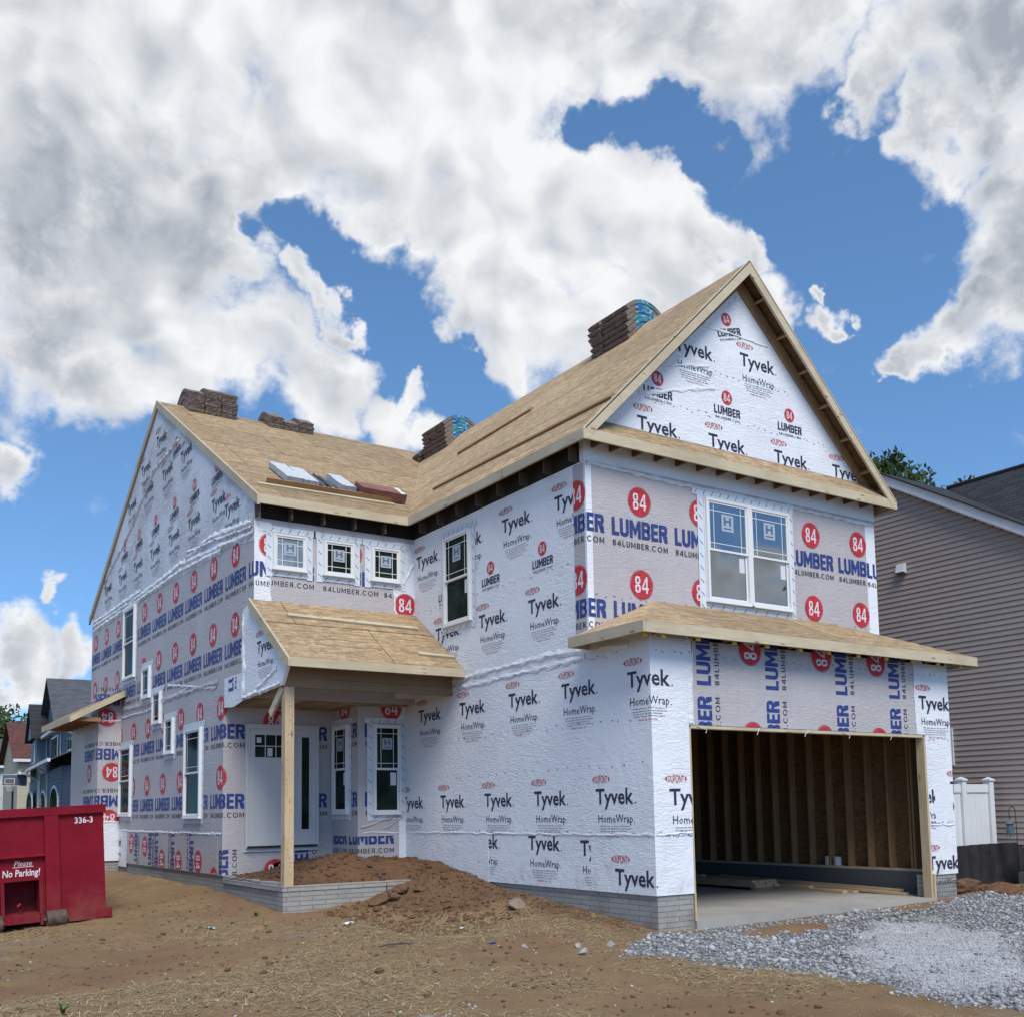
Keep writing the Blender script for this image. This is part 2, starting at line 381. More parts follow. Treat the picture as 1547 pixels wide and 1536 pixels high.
def glass(name, c, rough=.03, spec=.8):
    t = MT(name, rough, spec); v = t.vec(); n = t.noise(v, 1.7, 4, .6)
    t.color(t.mix(t.ramp(n, .4, .65), c, tuple(x*2.2+.006 for x in c))); t.bump(t.noise(v, 1.4, 1), .02, .02)
    t.b.inputs['IOR'].default_value = 1.5 if 'front' in name or 'refl' in name else 1.22; return t.mat
M['glass'] = glass('dark_window_glass', (.010, .017, .014), .04, .07); M['glass_light'] = glass('skylit_window_glass', (.16, .21, .25), .05, .4); M['glass_front'] = glass('reflective_window_glass', (.008, .012, .016), .015, 1.0)  # second pane: sky light seen through the window is put into its colour
M['glass_front'].node_tree.nodes['Principled BSDF'].inputs['Coat Weight'].default_value = 1.0
M['glass_front'].node_tree.nodes['Principled BSDF'].inputs['Coat IOR'].default_value = 2.8
M['glass_front'].node_tree.nodes['Principled BSDF'].inputs['Coat Tint'].default_value = (.80, .92, 1.0, 1)
M['paper'] = MT('white_paper', .6).color((.62, .64, .66)).mat; M['sticker'] = MT('pale_window_sticker', .5).color((.36, .41, .46)).mat
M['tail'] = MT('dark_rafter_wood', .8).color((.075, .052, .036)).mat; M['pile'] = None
M['black'] = MT('black_print', .6).color((.02, .022, .025)).mat
M['tick'] = MT('tape_print', .6).color((.10, .13, .20)).mat
# ------------------------------------------------------------------ printed lettering (built as thin ink on the wrap)
_tc = {}
def glyphs(txt, weight=0.0, res=2, shear=0.0):
    """triangles of a text, x scaled to 0..1, y in units of the capital height (baseline 0)"""
    key = (txt, weight, res, shear)
    if key in _tc: return _tc[key]
    def raw(s):
        c = bpy.data.curves.new('ink', 'FONT'); c.body = s; c.size = 1; c.offset = weight; c.resolution_u = res; c.fill_mode = 'FRONT'; c.shear = shear
        o = bpy.data.objects.new('ink', c); COL.objects.link(o)
        dg = bpy.context.evaluated_depsgraph_get(); me = bpy.data.meshes.new_from_object(o.evaluated_get(dg))
        bpy.data.objects.remove(o); bpy.data.curves.remove(c)
        bm = bmesh.new(); bm.from_mesh(me); bpy.data.meshes.remove(me)
        bmesh.ops.triangulate(bm, faces=bm.faces[:]); bm.verts.index_update()
        vs = [(v.co.x, v.co.y) for v in bm.verts]; fs = [tuple(v.index for v in f.verts) for f in bm.faces]; bm.free()
        return vs, fs
    vs, fs = raw(txt); hv, _ = raw('H'); cap = max(y for x, y in hv); base = min(y for x, y in hv)
    x0 = min(x for x, y in vs); x1 = max(x for x, y in vs)
    vs = [((x-x0)/(x1-x0), (y-base)/(cap-base)) for x, y in vs]
    _tc[key] = (vs, fs); return vs, fs
def oval_text(txt, weight):
    vs, fs = glyphs(txt, weight, 2)
    out = []
    for x, y in vs:
        e = 2*x-1; h = .5+.5*math.sqrt(max(0, 1-(e*.93)**2)); out.append((x, .5+(y-.5)*h))
    return out, fs
def disc(n=28, r=1.0, r0=0.0):
    if r0 == 0: return [(r*math.cos(2*math.pi*i/n), r*math.sin(2*math.pi*i/n)) for i in range(n)], [tuple(range(n))]
    vs = []; fs = []
    for i in range(n):
        a = 2*math.pi*i/n; vs += [(r*math.cos(a), r*math.sin(a)), (r0*math.cos(a), r0*math.sin(a))]
    for i in range(n):
        j = (i+1) % n; fs.append((2*i, 2*j, 2*j+1, 2*i+1))
    return vs, fs
def clip_poly(p, ax, lim, keep_less):
    out = []
    for i in range(len(p)):
        a, b = p[i], p[(i+1) % len(p)]
        ia = (a[ax] <= lim) if keep_less else (a[ax] >= lim); ib = (b[ax] <= lim) if keep_less else (b[ax] >= lim)
        if ia: out.append(a)
        if ia != ib:
            t = (lim-a[ax])/(b[ax]-a[ax]); out.append(tuple(a[k]+t*(b[k]-a[k]) for k in (0, 1)))
    return out
def clip_half(p, h):     # h = (a,b,c): keep a*u+b*v<=c
    a_, b_, c_ = h; out = []
    for i in range(len(p)):
        a, b = p[i], p[(i+1) % len(p)]; fa = a_*a[0]+b_*a[1]-c_; fb = a_*b[0]+b_*b[1]-c_
        if fa <= 0: out.append(a)
        if (fa <= 0) != (fb <= 0):
            t = fa/(fa-fb); out.append((a[0]+t*(b[0]-a[0]), a[1]+t*(b[1]-a[1])))
    return out
class Plane:
    """a wall face: u to the viewer's right, v up, n out of the wall"""
    def __init__(s, o, u, n, v=(0, 0, 1)): s.o = Vector(o); s.u = Vector(u); s.v = Vector(v); s.n = Vector(n)
    def p(s, u, v, n=0.0): return s.o + s.u*u + s.v*v + s.n*n
    def box(s, mb, u0, u1, v0, v1, n0, n1, m):
        mb.hexa([s.p(u0, v0, n1), s.p(u1, v0, n1), s.p(u1, v0, n0), s.p(u0, v0, n0), s.p(u0, v1, n1), s.p(u1, v1, n1), s.p(u1, v1, n0), s.p(u0, v1, n0)], m)
    def slab(s, mb, poly, n0, n1, m): mb.prism([s.p(u, v, n1) for u, v in poly], s.n*(n0-n1), m)
def _arc(cx, cy, ro, rq, ri, rj, a0, a1, n, e=1.0):
    q = []
    f = lambda t: (math.copysign(abs(math.cos(t))**e, math.cos(t)), math.copysign(abs(math.sin(t))**e, math.sin(t)))
    for i in range(n):
        t0, t1 = a0+(a1-a0)*i/n, a0+(a1-a0)*(i+1)/n; (c0, s0), (c1, s1) = f(t0), f(t1)
        q.append([(cx+ri*c0, cy+rj*s0), (cx+ro*c0, cy+rq*s0), (cx+ro*c1, cy+rq*s1), (cx+ri*c1, cy+rj*s1)])
    return q
def _rc(a, b, c, d): return [[(a, b), (c, b), (c, d), (a, d)]]
def block_char(ch, s, h):
    """quads of a block letter one unit high; s = stem, h = bar thickness; returns (quads, width)"""
    P = math.pi; r = .07+s
    if ch == 'L': return _rc(0, 0, s, 1)+_rc(s, 0, s+.33, h), s+.33
    if ch == 'E': return _rc(0, 0, s, 1)+_rc(s, 0, s+.33, h)+_rc(s, .5-h/2, s+.29, .5+h/2)+_rc(s, 1-h, s+.33, 1), s+.33
    if ch == 'U': w = 2*s+.24; return _rc(0, .3, s, 1)+_rc(w-s, .3, w, 1)+_arc(w/2, .3, w/2, .3, w/2-s, .3-h, P, 2*P, 10, .8), w
    if ch == 'M': w = 2*s+.42; k = min(.62, s*2.0); return _rc(0, 0, s, 1)+_rc(w-s, 0, w, 1)+[[(s, 1), (s, 1-k), (w/2, .10), (w/2, .10+k)], [(w-s, 1), (w/2, .10+k), (w/2, .10), (w-s, 1-k)]], w
    if ch in 'BR':
        w = 2*s+.24; c = w-.03-s; q = _rc(0, 0, s, 1)+_rc(s, 1-h, c, 1)+_rc(s, .53-h/2, c, .53+h/2)+_arc(c, .765-h/4, .03+s, .235+h/4, .03, .235-h*.75, -P/2, P/2, 9, .8)
        if ch == 'B': return q+_rc(s, 0, c, h)+_arc(c, .265-h*.0, .03+s+.01, .265, .04, .265-h, -P/2, P/2, 9, .8), w+.01
        return q+[[(w-s-.02, 0), (w+.01, 0), (w-.03, .5-h*.5), (c-s*.6, .53-h/2)]], w+.01
    if ch == 'O': w = 2*s+.50; return _arc(w/2, .5, w/2, .51, w/2-s, .51-h, 0, 2*P, 22), w
    if ch == 'C': w = 2*s+.48; return _arc(w/2, .5, w/2, .51, w/2-s, .51-h, .75, 2*P-.75, 18), w*.95
    if ch == '.': return _rc(0, 0, s*1.1, s*1.1), s*1.1
    if ch == '8': w = 2*s+.22; return _arc(w/2, .755-h*.0, w/2*.95, .245, w/2*.95-s, .245-h*.8, 0, 2*P, 18, .7)+_arc(w/2, .255, w/2, .255, w/2-s, .255-h*.8, 0, 2*P, 18, .7), w
    if ch == '4': w = 2*s+.34; x = w-s-.09; return _rc(x, 0, x+s, 1)+_rc(0, .20, x, .20+h)+_rc(x+s, .20, w, .20+h)+[[(0, .20+h), (s*.95, .20+h), (x, .74), (x, 1)]], w
    return [], .2
_bc = {}
def block_text(txt, s, h, gap):
    k = (txt, s, h, gap)
    if k not in _bc:
        vs, fs, x = [], [], 0.0
        for ch in txt:
            q, w = block_char(ch, s, h)
            for p in q: b = len(vs); vs += [(x+a, y) for a, y in p]; fs.append(tuple(range(b, b+4)))
            x += w+gap
        x -= gap; _bc[k] = ([(a/x, y) for a, y in vs], fs)
    return _bc[k]
class Print:
    """ink laid on one or two wall faces that share an upright edge (fold at u = 0); left face takes u < 0"""
    def __init__(s, mb, right=None, left=None, off=.004): s.mb = mb; s.R = right; s.Lf = left; s.off = off
    def put(s, vs, fs, mat, clip=(), layer=0, rot=0.0, org=(0, 0), off=None):
        o = (s.off if off is None else off) + .0012*layer; c, sn = math.cos(rot), math.sin(rot)
        W_ = [(org[0]+c*x-sn*y, org[1]+sn*x+c*y) for x, y in vs]
        halves = []
        for k in clip: halves.append(k)
        def inside(p): return all(a*p[0]+b*p[1] <= c_ for a, b, c_ in halves)
        for side, pl in ((1, s.R), (-1, s.Lf)):
            if pl is None: continue
            hs = halves + ([(-1, 0, 0)] if side > 0 and s.Lf else []) + ([(1, 0, 0)] if side < 0 and s.R else [])
            ok = [all(a*p[0]+b*p[1] <= c_ for a, b, c_ in hs) for p in W_]
            vm = {}; fl = []; vv = []
            for f in fs:
                n_in = sum(ok[i] for i in f)
                if n_in == len(f):
                    t = []
                    for i in f:
                        if i not in vm: vm[i] = len(vv); vv.append(pl.p(W_[i][0], W_[i][1], o))
                        t.append(vm[i])
                    fl.append(tuple(t))
                else:
                    p = [W_[i] for i in f]
                    for h in hs:
                        p = clip_half(p, h)
                        if len(p) < 3: break
                    if len(p) >= 3:
                        b = len(vv); vv.extend([pl.p(x, y, o) for x, y in p]); fl.append(tuple(range(b, b+len(p))))
            if fl: s.mb.mesh(vv, fl, mat)
    def text(s, txt, mat, u, v, w, h, weight=.0, clip=(), rot=0, org=None, res=2, layer=0, shear=0.0):
        vs, fs = glyphs(txt, weight, res, shear)
        if org is None: s.put([(x*w, y*h) for x, y in vs], fs, mat, clip, layer, rot, (u, v))
        else: s.put([(u+x*w, v+y*h) for x, y in vs], fs, mat, clip, layer, rot, org)
    def block(s, txt, mat, u, v, w, h, st, bar, gap, clip, rot, org):
        vs, fs = block_text(txt, st, bar, gap); s.put([(u+x*w, v+y*h) for x, y in vs], fs, mat, clip, 0, rot, org)
    def rects(s, rs, mat, clip=(), rot=0, org=(0, 0), layer=0):
        vs = []; fs = []
        for a, b, c, d in rs:
            k = len(vs); vs += [(a, b), (c, b), (c, d), (a, d)]; fs.append((k, k+1, k+2, k+3))
        s.put(vs, fs, mat, clip, layer, rot, org)
    def lumber(s, u, zc, clip=(), rot=0, k=1.0, small=False, circle=True, word=True, dark=False):
        """round 84 mark over LUMBER over 84LUMBER.COM, centred on the mark at (u, zc)"""
        O = (u, zc); R = .196*k
        tc = M['navy'] if (small or dark) else M['blue']
        if circle:
            s.put(*disc(28, R), M['red'], clip, 0, rot, O)
            s.put(*disc(28, R*1.075, R*1.035), M['red'], clip, 0, rot, O)
            vs, fs = block_text('84', .17, .15, .12)
            s.put([((x-.5)*.245*k, (y-.5)*.235*k) for x, y in vs], fs, M['white'], clip, 1, rot, O)
        if word:
            w = 1.02*k
            if small:
                s.block('LUMBER', tc, -w/2, -.52*k, w, .245*k, .21, .19, .08, clip, rot, O); s.block('84LUMBER.COM', tc, -w*.46, -.65*k, w*.92, .07*k, .13, .13, .2, clip, rot, O)
            else:
                s.block('LUMBER', tc, -w/2, -.525*k, w, .25*k, .22, .19, .07, clip, rot, O); s.block('84LUMBER.COM', M['navy'], -w/2+.01, -.672*k, w*.985, .08*k, .13, .13, .2, clip, rot, O)
    def tyvek(s, u, v, clip=(), rot=0, k=1.0, fine=True):
        """oval mark, big word, smaller word and fine print; (u, v) is the start of the big word's baseline"""
        O = (u, v)
        vs, fs = glyphs('Tyvek', .018, 2)
        s.put([(x*.76*k, y*.205*k) for x, y in vs], fs, M['navy'], clip, 0, rot, O)
        s.put([(.795*k+.012*k*x, .012*k+.012*k*y) for x, y in disc(8)[0]], [tuple(range(8))], M['navy'], clip, 0, rot, O)
        s.text('HomeWrap', M['navy'], .045*k, -.235*k, .70*k, .105*k, .0, clip, rot, O, 1)
        s.put([(.775*k+.008*k*x, -.228*k+.008*k*y) for x, y in disc(6)[0]], [tuple(range(6))], M['navy'], clip, 0, rot, O)
        vs, fs = oval_text('DUPONT', .006)
        s.put([((-.02+x*.27)*k, (.275+y*.105)*k) for x, y in vs], fs, M['redprint'], clip, 0, rot, O)
        for sx, e in ((-1, -.035), (1, .265)):
            s.put([(e*k, .29*k), ((e+sx*.035)*k, .327*k), (e*k, .365*k)][::sx], [(0, 1, 2)], M['redprint'], clip, 0, rot, O)
        if fine:
            r = []
            for j, (a, b) in enumerate(((.08, .66), (.08, .70), (.10, .62), (.12, .66))):
                y = (-.285-.033*j)*k; x = a
                while x < b:
                    l = random.uniform(.03, .09); r.append((x*k, y, min(b, x+l)*k, y+.0075*k)); x += l+random.uniform(.008, .02)
            s.rects(r, M['grayink'], clip, rot, O)
            s.text('MADE IN THE USA', M['redprint'], .20*k, -.435*k, .34*k, .024*k, .0, clip, rot, O, 1)

# ------------------------------------------------------------------ the house under construction
XL, YM, YU, Y1, YD, XB, WG, YR = -2.88, 6.13, 1.21, 6.50, 7.55, -0.906, 6.10, 17.89
ZE, ZEB = 6.118, 5.971          # fascia top and bottom of both big roofs
house = empty('house', (0, 0, 0), 'unfinished two storey house in printed white and grey wrap with bare plywood roofs', 'house')
GL = Plane((0, 0, 0), (0, -1, 0), (-1, 0, 0)); GF = Plane((0, 0, 0), (1, 0, 0), (0, -1, 0))
GLU = Plane((0, YU, 0), (0, -1, 0), (-1, 0, 0)); UF = Plane((0, YU, 0), (1, 0, 0), (0, -1, 0))
ML = Plane((XL, YM, 0), (0, -1, 0), (-1, 0, 0)); MF = Plane((XL, YM, 0), (1, 0, 0), (0, -1, 0))
ML1 = Plane((XL, YD, 0), (0, -1, 0), (-1, 0, 0)); DW = Plane((XL, YD, 0), (1, 0, 0), (0, -1, 0))
BS = Plane((XB, Y1, 0), (0, -1, 0), (-1, 0, 0)); BF = Plane((XB, Y1, 0), (1, 0, 0), (0, -1, 0))
def cu(a, b): return [(1, 0, b), (-1, 0, -a)]
def cv(a, b): return [(0, 1, b), (0, -1, -a)]
def rect(a, b, c, d): return [(a, c), (b, c), (b, d), (a, d)]
def fold(mb, pl, pts, mat, w=.03, h=.014, seed=0):
    """crumpled lap or seam of the wrap: a low uneven ridge along a line on the wall"""
    r = random.Random(seed); P = []
    for (a, b), (c, d) in zip(pts[:-1], pts[1:]):
        n = max(2, int(math.hypot(c-a, d-b)/.09))
        for i in range(n): P.append((a+(c-a)*i/n, b+(d-b)*i/n))
    P.append(pts[-1]); prev = None
    for i, (u, v) in enumerate(P):
        q = P[min(i+1, len(P)-1)]; q0 = P[max(i-1, 0)]; dx, dy = q[0]-q0[0], q[1]-q0[1]; l = math.hypot(dx, dy) or 1
        nx, ny = -dy/l, dx/l; o = r.uniform(-.012, .012); ww = w*r.uniform(.5, 1.4); hh = h*r.uniform(.35, 1.3)
        c = (u+nx*o, v+ny*o)
        cur = [pl.p(c[0]-nx*ww, c[1]-ny*ww, .006), pl.p(c[0]-nx*ww*.2, c[1]-ny*ww*.2, .006+hh), pl.p(c[0]+nx*ww*.5, c[1]+ny*ww*.5, .006+hh*.5), pl.p(c[0]+nx*ww, c[1]+ny*ww, .006)]
        if prev: 
            for k in range(3): mb.face([prev[k], cur[k], cur[k+1], prev[k+1]], mat)
        prev = cur
def staples(pr, u0, u1, v, mat, n, seed=0):
    r = random.Random(seed); vs = []; fs = []
    for i in range(n):
        u = u0+(u1-u0)*(i+r.uniform(.2, .8))/n; y = v+r.uniform(-.03, .03); a = r.uniform(-.9, .9); l = r.uniform(.012, .024); c, s_ = math.cos(a)*l, math.sin(a)*l; t = .005
        k = len(vs); vs += [(u-c+s_*.15, y-s_-t), (u+c, y+s_-t), (u+c, y+s_+t), (u-c, y-s_+t)]; fs.append((k, k+1, k+2, k+3))
    pr.put(vs, fs, mat)

# --- garage wing, left wall (two storeys) and lower front
mb = MB()
GL.slab(mb, [(-8.0, 3.30), (0, 3.30), (0, 0), (-Y1-.1, 0), (-Y1-.1, 3.2), (-8.0, 3.2)], -.10, 0, M['tyvek'])
GLU.slab(mb, rect(-7, 0, 3.3, 5.80), -.10, 0, M['tyvek'])
pr = Print(mb, GF, GL)
for a in (-.44, -1.857, -3.19, -4.62, -5.99): pr.tyvek(a, 2.585, [(0, 1, 3.3), (1, 0, .64)])
for a in (-1.142, -2.563, -3.90, -5.27, -6.62): pr.tyvek(a, 1.125, [(0, -1, -.70), (-1, 0, Y1-.01), (1, 0, 0)])
pr.tyvek(.257, 1.10, [(1, 0, .635), (0, -1, -.70)])
pr.tyvek(-.78, .10, [(0, -1, -.02)]); pr.tyvek(-2.73, .50, [(0, 1, .70)]); pr.tyvek(-4.30, .50, cu(-3.80, -3.0)+[(0, 1, .70)]); pr.tyvek(-1.50, .45, cu(-1.5, -1.28)+[(0, 1, .70)])
GL.slab(mb, [(-6.4, .0), (-6.4, .70), (-3.82, .72), (-3.80, -.01)], .0, .003, M['tyvek'])
pu = Print(mb, UF, GLU)
for a, lim in ((-4.82, 0), (-3.44, 0), (-2.09, 0), (-.72, -.275)):
    pu.tyvek(a, 5.255, [(0, 1, 5.78), (1, 0, lim)])
for a in (-4.16, -2.79, -1.42): pu.tyvek(a, 3.90, [(1, 0, -.28), (0, -1, -3.3)])
for a in (-3.80, -2.43, -1.04): pu.lumber(a, 4.80, [(1, 0, -.275)], k=.50, small=True)
fold(mb, GL, [(-6.4, .72), (-3.0, .73), (0, .74)], M['tyvek'], .02, .007, 3)
fold(mb, GL, [(-6.4, 3.12), (-4, 3.20), (-2.2, 3.24), (-.4, 3.16)], M['tyvek'], .05, .018, 4); fold(mb, GL, [(-5.5, 3.02), (-3, 3.07), (-1.3, 3.10)], M['tyvek'], .04, .013, 5)
staples(pr, -6.3, -.05, .745, M['tick'], 60, 1); staples(pr, -6, -.6, 3.06, M['tick'], 60, 2); staples(pr, -6.2, -.1, 2.2, M['tick'], 30, 3); staples(pr, -6.2, -.1, 1.62, M['tick'], 24, 7); staples(pu, -4.8, -.3, 4.45, M['tick'], 24, 8)
mb.build('garage_side_wall', house)

mb = MB()
XO0, XO1, ZO, ZS = .623, 5.465, 2.112, -.336
GF.slab(mb, rect(.1003, XO0, 0, 3.32), -.12, -.0005, M['tyvek']); GF.slab(mb, rect(XO1, WG-.052, 0, 3.32), -.12, 0, M['tyvek']); GF.slab(mb, rect(XO0, XO1, ZO, 3.32), -.12, 0, M['greywrap'])
GF.slab(mb, rect(XO0-.01, .70, ZO+.02, 3.3), 0, .003, M['tyvek']); GF.slab(mb, rect(5.26, XO1+.02, ZO-.0, 3.3), 0, .003, M['tyvek']); GF.slab(mb, rect(2.66, 2.74, ZO, 3.3), 0, .002, M['greywrap']); GF.slab(mb, rect(.0, .11, .0, 3.3), 0, .0012, M['tyvek']); GF.slab(mb, rect(WG-.06, WG, .0, 3.3), 0, .0012, M['tyvek'])
pg = Print(mb, GF, None)
for bx in (1.03, 2.29, 3.71, 4.90):
    for zc in (3.14, 1.975): pg.lumber(bx-.525, zc, [(1, 0, 5.26), (-1, 0, -.705), (0, 1, 3.3), (0, -1, -ZO-.004)], rot=math.pi/2)
pg.off = .0072
pg.tyvek(5.345, 2.50, [(1, 0, WG), (0, 1, 3.3)]); pg.tyvek(5.37, .075, [(1, 0, WG), (-1, 0, -XO1)]); pg.tyvek(6.02, 1.20, [(1, 0, WG)])
pg.tyvek(4.94, 1.08, [(1, 0, 5.62), (-1, 0, -5.475)])
fold(mb, GF, [(.72, 3.3), (.70, 2.7), (.69, ZO)], M['tyvek'], .012, .006, 8); fold(mb, GF, [(5.25, 3.2), (5.26, ZO)], M['tyvek'], .012, .006, 9); fold(mb, GF, [(.02, .74), (.62, .75)], M['tyvek'], .015, .006, 10); fold(mb, GF, [(5.48, .75), (6.08, .75)], M['tyvek'], .015, .006, 11)
staples(pg, .02, .62, .74, M['tick'], 12, 5); staples(pg, 5.48, 6.08, .77, M['tick'], 12, 6); staples(pg, .03, 6.0, 3.02, M['tick'], 40, 12); staples(pg, 5.3, 6.08, 2.05, M['tick'], 9, 13)
mb.build('garage_front_wall', house)
mb = MB(); mb.box((XO1-.012, .004, ZS), (XO1-.0, .14, ZO), M['wood_z']); mb.box((XO1-.05, -.004, ZS), (XO1-.012, .135, ZO-.04), M['wood_z']); mb.box((XO1-.01, -.03, ZS), (XO1+.03, -.004, 0.02), M['wood_z']); mb.build('door_jamb', house)
mb = MB(); mb.box((XO0, .002, ZS), (XO0+.03, .135, ZO-.04), M['wood_z']); mb.box((XO0-.004, -.012, ZS-.02), (XO0+.022, .0, .0), M['wood_z']); mb.build('door_jamb', house)
mb = MB(); mb.box((XO0+.03, .004, ZO-.045), (XO1-.05, .135, ZO-.004), M['wood_x'])
for k in range(5): mb.tube([(.9+k*.93+random.uniform(-.2, .2), -.004, ZO-.01), (.92+k*.93, -.012, ZO-.06), (.90+k*.93, -.01, ZO-.10)], .004, M['tyvek'], 4)
mb.build('door_header', house)

# --- garage inside: slab, curbs, right wall with studs, back wall, ceiling
mb = MB(); mb.box((XO0-.004, -.035, -.75), (XO1+.03, .31, ZS), M['concrete']); mb.box((.2, .311, -.75), (WG-.21, 9.0, ZS), M['concrete']); mb.box((.21, .309, -.75), (WG-.22, .3125, ZS-.003), M['concrete']); mb.build('garage_slab', house)
mb = MB(); mb.box((5.84, .16, ZS), (WG-.02, 9.0, .015), M['blockin']); mb.build('garage_curb', house)
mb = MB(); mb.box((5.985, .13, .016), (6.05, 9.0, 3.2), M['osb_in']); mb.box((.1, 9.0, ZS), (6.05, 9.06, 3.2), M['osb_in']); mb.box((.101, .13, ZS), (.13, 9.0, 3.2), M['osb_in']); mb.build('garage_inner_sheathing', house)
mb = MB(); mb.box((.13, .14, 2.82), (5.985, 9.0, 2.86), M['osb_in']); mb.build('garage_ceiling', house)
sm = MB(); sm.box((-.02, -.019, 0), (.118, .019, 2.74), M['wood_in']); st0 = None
for y in [.30, .56, .62] + [1.02+.406*k for k in range(20)]:
    if st0 is None: st0 = sm.build('stud', house); o = st0
    else: o = st0.copy(); COL.objects.link(o)
    o.location = (5.865, y, .055)
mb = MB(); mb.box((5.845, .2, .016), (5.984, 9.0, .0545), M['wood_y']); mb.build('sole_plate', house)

# --- upper front wall of the wing, gable triangle
mb = MB()
UF.slab(mb, rect(.1003, WG-.052, 3.2, 5.80), -.10, -.0005, M['greywrap'])
gz = lambda u: 6.30 + min(u, WG-u)
UF.slab(mb, [(-.02, 5.80), (WG+.02, 5.80), (WG+.02, 6.19), (WG/2, 9.26), (-.02, 6.19)], -.10, 0, M['tyvek'])
GLU.slab(mb, rect(-.28, 0, 3.30, 5.78), 0, .003, M['greywrap']); GLU.slab(mb, rect(-.035, .003, 3.4, 5.78), .003, .005, M['tyvek'])
pu = Print(mb, UF, GLU, .0075)
for zc in (5.352, 4.172):
    for u in (-.21, .946, 2.106, 4.51, 5.66): pu.lumber(u, zc, [(1, 0, WG-.22), (-1, 0, .275)])
pu.lumber(6.38, 5.34, cu(WG-.22, WG), circle=False); 
UF.slab(mb, rect(WG-.235, WG+.003, 3.5, 5.74), 0, .003, M['tyvek'])
rk = [(-1, 1, 6.30), (1, 1, 6.30+WG)]
pt = Print(mb, UF, None)
pt.tyvek(1.72, 7.76, rk); pt.tyvek(3.066, 7.84, rk)
for u in (.952, 2.34, 3.745, 5.114): pt.tyvek(u, 6.42, rk+[(0, -1, -6.2)])
pt.lumber(2.80, 8.50, rk, -.28+.55, k=.50, small=True)
for u in (1.36, 2.75, 4.13): pt.lumber(u, 7.245, rk, k=.54, small=True)
fold(mb, UF, [(.02, 5.77), (2, 5.735), (4.2, 5.745), (WG-.02, 5.73)], M['tape'], .03, .022, 21)
fold(mb, UF, [(.03, 5.775), (1.2, 5.745), (3, 5.75), (WG-.02, 5.74)], M['tyvek'], .018, .03, 22)
fold(mb, UF, [(1.25, 7.45), (2.4, 7.66)], M['tyvek'], .03, .010, 23); fold(mb, UF, [(1.0, 6.95), (2.5, 7.35)], M['tyvek'], .03, .008, 24); fold(mb, UF, [(2.3, 8.3), (3.7, 8.28)], M['tyvek'], .02, .007, 25)
staples(pu, .1, 6, 3.95, M['tick'], 40, 14); staples(pt, 1.2, 5, 6.9, M['tick'], 30, 15); staples(pt, 2, 4.2, 7.6, M['tick'], 18, 16)
mb.build('upper_front_wall', house)
mb = MB(); GRp = Plane((WG, 0, 0), (0, 1, 0), (1, 0, 0)); GRp.slab(mb, rect(0.0, 9.0, 0, 3.32), -.05, 0, M['tyvek']); GRp.slab(mb, rect(YU, 17.8, 3.32, 5.8), -.05, 0, M['greywrap']); GRp.slab(mb, rect(9.0, 17.8, 0, 3.32), -.05, 0, M['greywrap']); mb.build('right_side_wall', house)
mb = MB(); mb.box((XL+.1, YR-.12, .1), (WG-.06, YR, 5.8), M['greywrap']); mb.build('rear_wall', house)

# --- main body: left gable wall
mb = MB()
ML.slab(mb, rect(-(YR-YM), 0, 2.90, 5.80), -.10, 0, M['greywrap'])
ML1.slab(mb, rect(-(YR-YD), 0, 0.06, 2.90), -.10, 0, M['greywrap'])
rg = .5925
ML.slab(mb, [(0.0, 5.80), (0.0, 6.08), (-5.88, 9.56), (-11.76, 6.08), (-11.76, 5.80)], -.10, .003, M['tyvek_crumple'])
ML.slab(mb, [(0, 5.42), (0, 5.81), (-11.75, 5.81), (-11.75, 5.66), (-9, 5.66), (-6, 5.70), (-3, 5.60), (-1.2, 5.58)], 0, .004, M['tyvek_crumple'])
pm = Print(mb, None, ML)
rows = [YM-(7.01+1.16*k) for k in range(-1, 10)]
for zc in (5.372, 4.198):
    for u in rows: pm.lumber(u, zc, [(1, 0, 0), (-1, 0, 11.74), (0, 1, 5.62)])
p1 = Print(mb, None, ML1)
for zc in (2.872, 1.696):
    for k in range(0, 9): p1.lumber(YD-(7.69+1.172*k), zc, [(-1, 0, 10.3), (0, 1, 3.6), (0, -1, -.76), (1, 0, 0)])
# bottom strip with the print turned on its side
ML1.slab(mb, rect(-7.1, -.25, .07, .74), 0, .003, M['greywrap']); ML1.slab(mb, rect(-7.9, -6.4, -.02, .80), .003, .005, M['tyvek']); 
p1.off = .0075
for k, (u, zc, r_) in enumerate(((-1.30, .25, -1.57), (-2.5, .22, -1.57), (-3.62, .22, -1.57), (-4.9, .46, 1.57), (-6.0, .50, 1.57), (-.42, -.02, 1.57))): p1.lumber(u, zc, [(0, 1, .735), (0, -1, -.075), (-1, 0, 7.05), (1, 0, 0)], rot=r_)
p1.off = .009; p1.tyvek(-7.55, .42, [(-1, 0, 7.9), (1, 0, -6.45), (0, 1, .78)], k=.9)
# gable sheets
gc = [(-rg, 1, 6.02+rg*11.76+.0), (rg, 1, 6.02)]
gc = [(rg, 1, 6.02), (-rg, 1, 6.02+rg*11.76)]
pgb = Print(mb, ML, None, .009)
for y in (7.91, 9.33, 10.65, 12.02, 13.40, 14.77, 16.2): pgb.tyvek(YM-y-.39, 6.42, gc, rot=.05, k=.98)
for y in (8.05, 9.36, 10.68, 12.06, 13.39, 14.69): pgb.lumber(YM-y, 7.20, gc, rot=.06, k=.56, small=True)
for y in (9.9, 11.2, 12.63, 14.03): pgb.tyvek(YM-y-.39, 7.88, gc, rot=.08)
pgb.tyvek(YM-7.2-.39, 6.15, gc); pgb.lumber(YM-10.6, 8.42, gc, rot=.1, k=.5, small=True); pgb.tyvek(YM-11.7-.39, 8.75, gc, rot=-.05); pgb.tyvek(YM-12.9-.39, 8.45, gc)
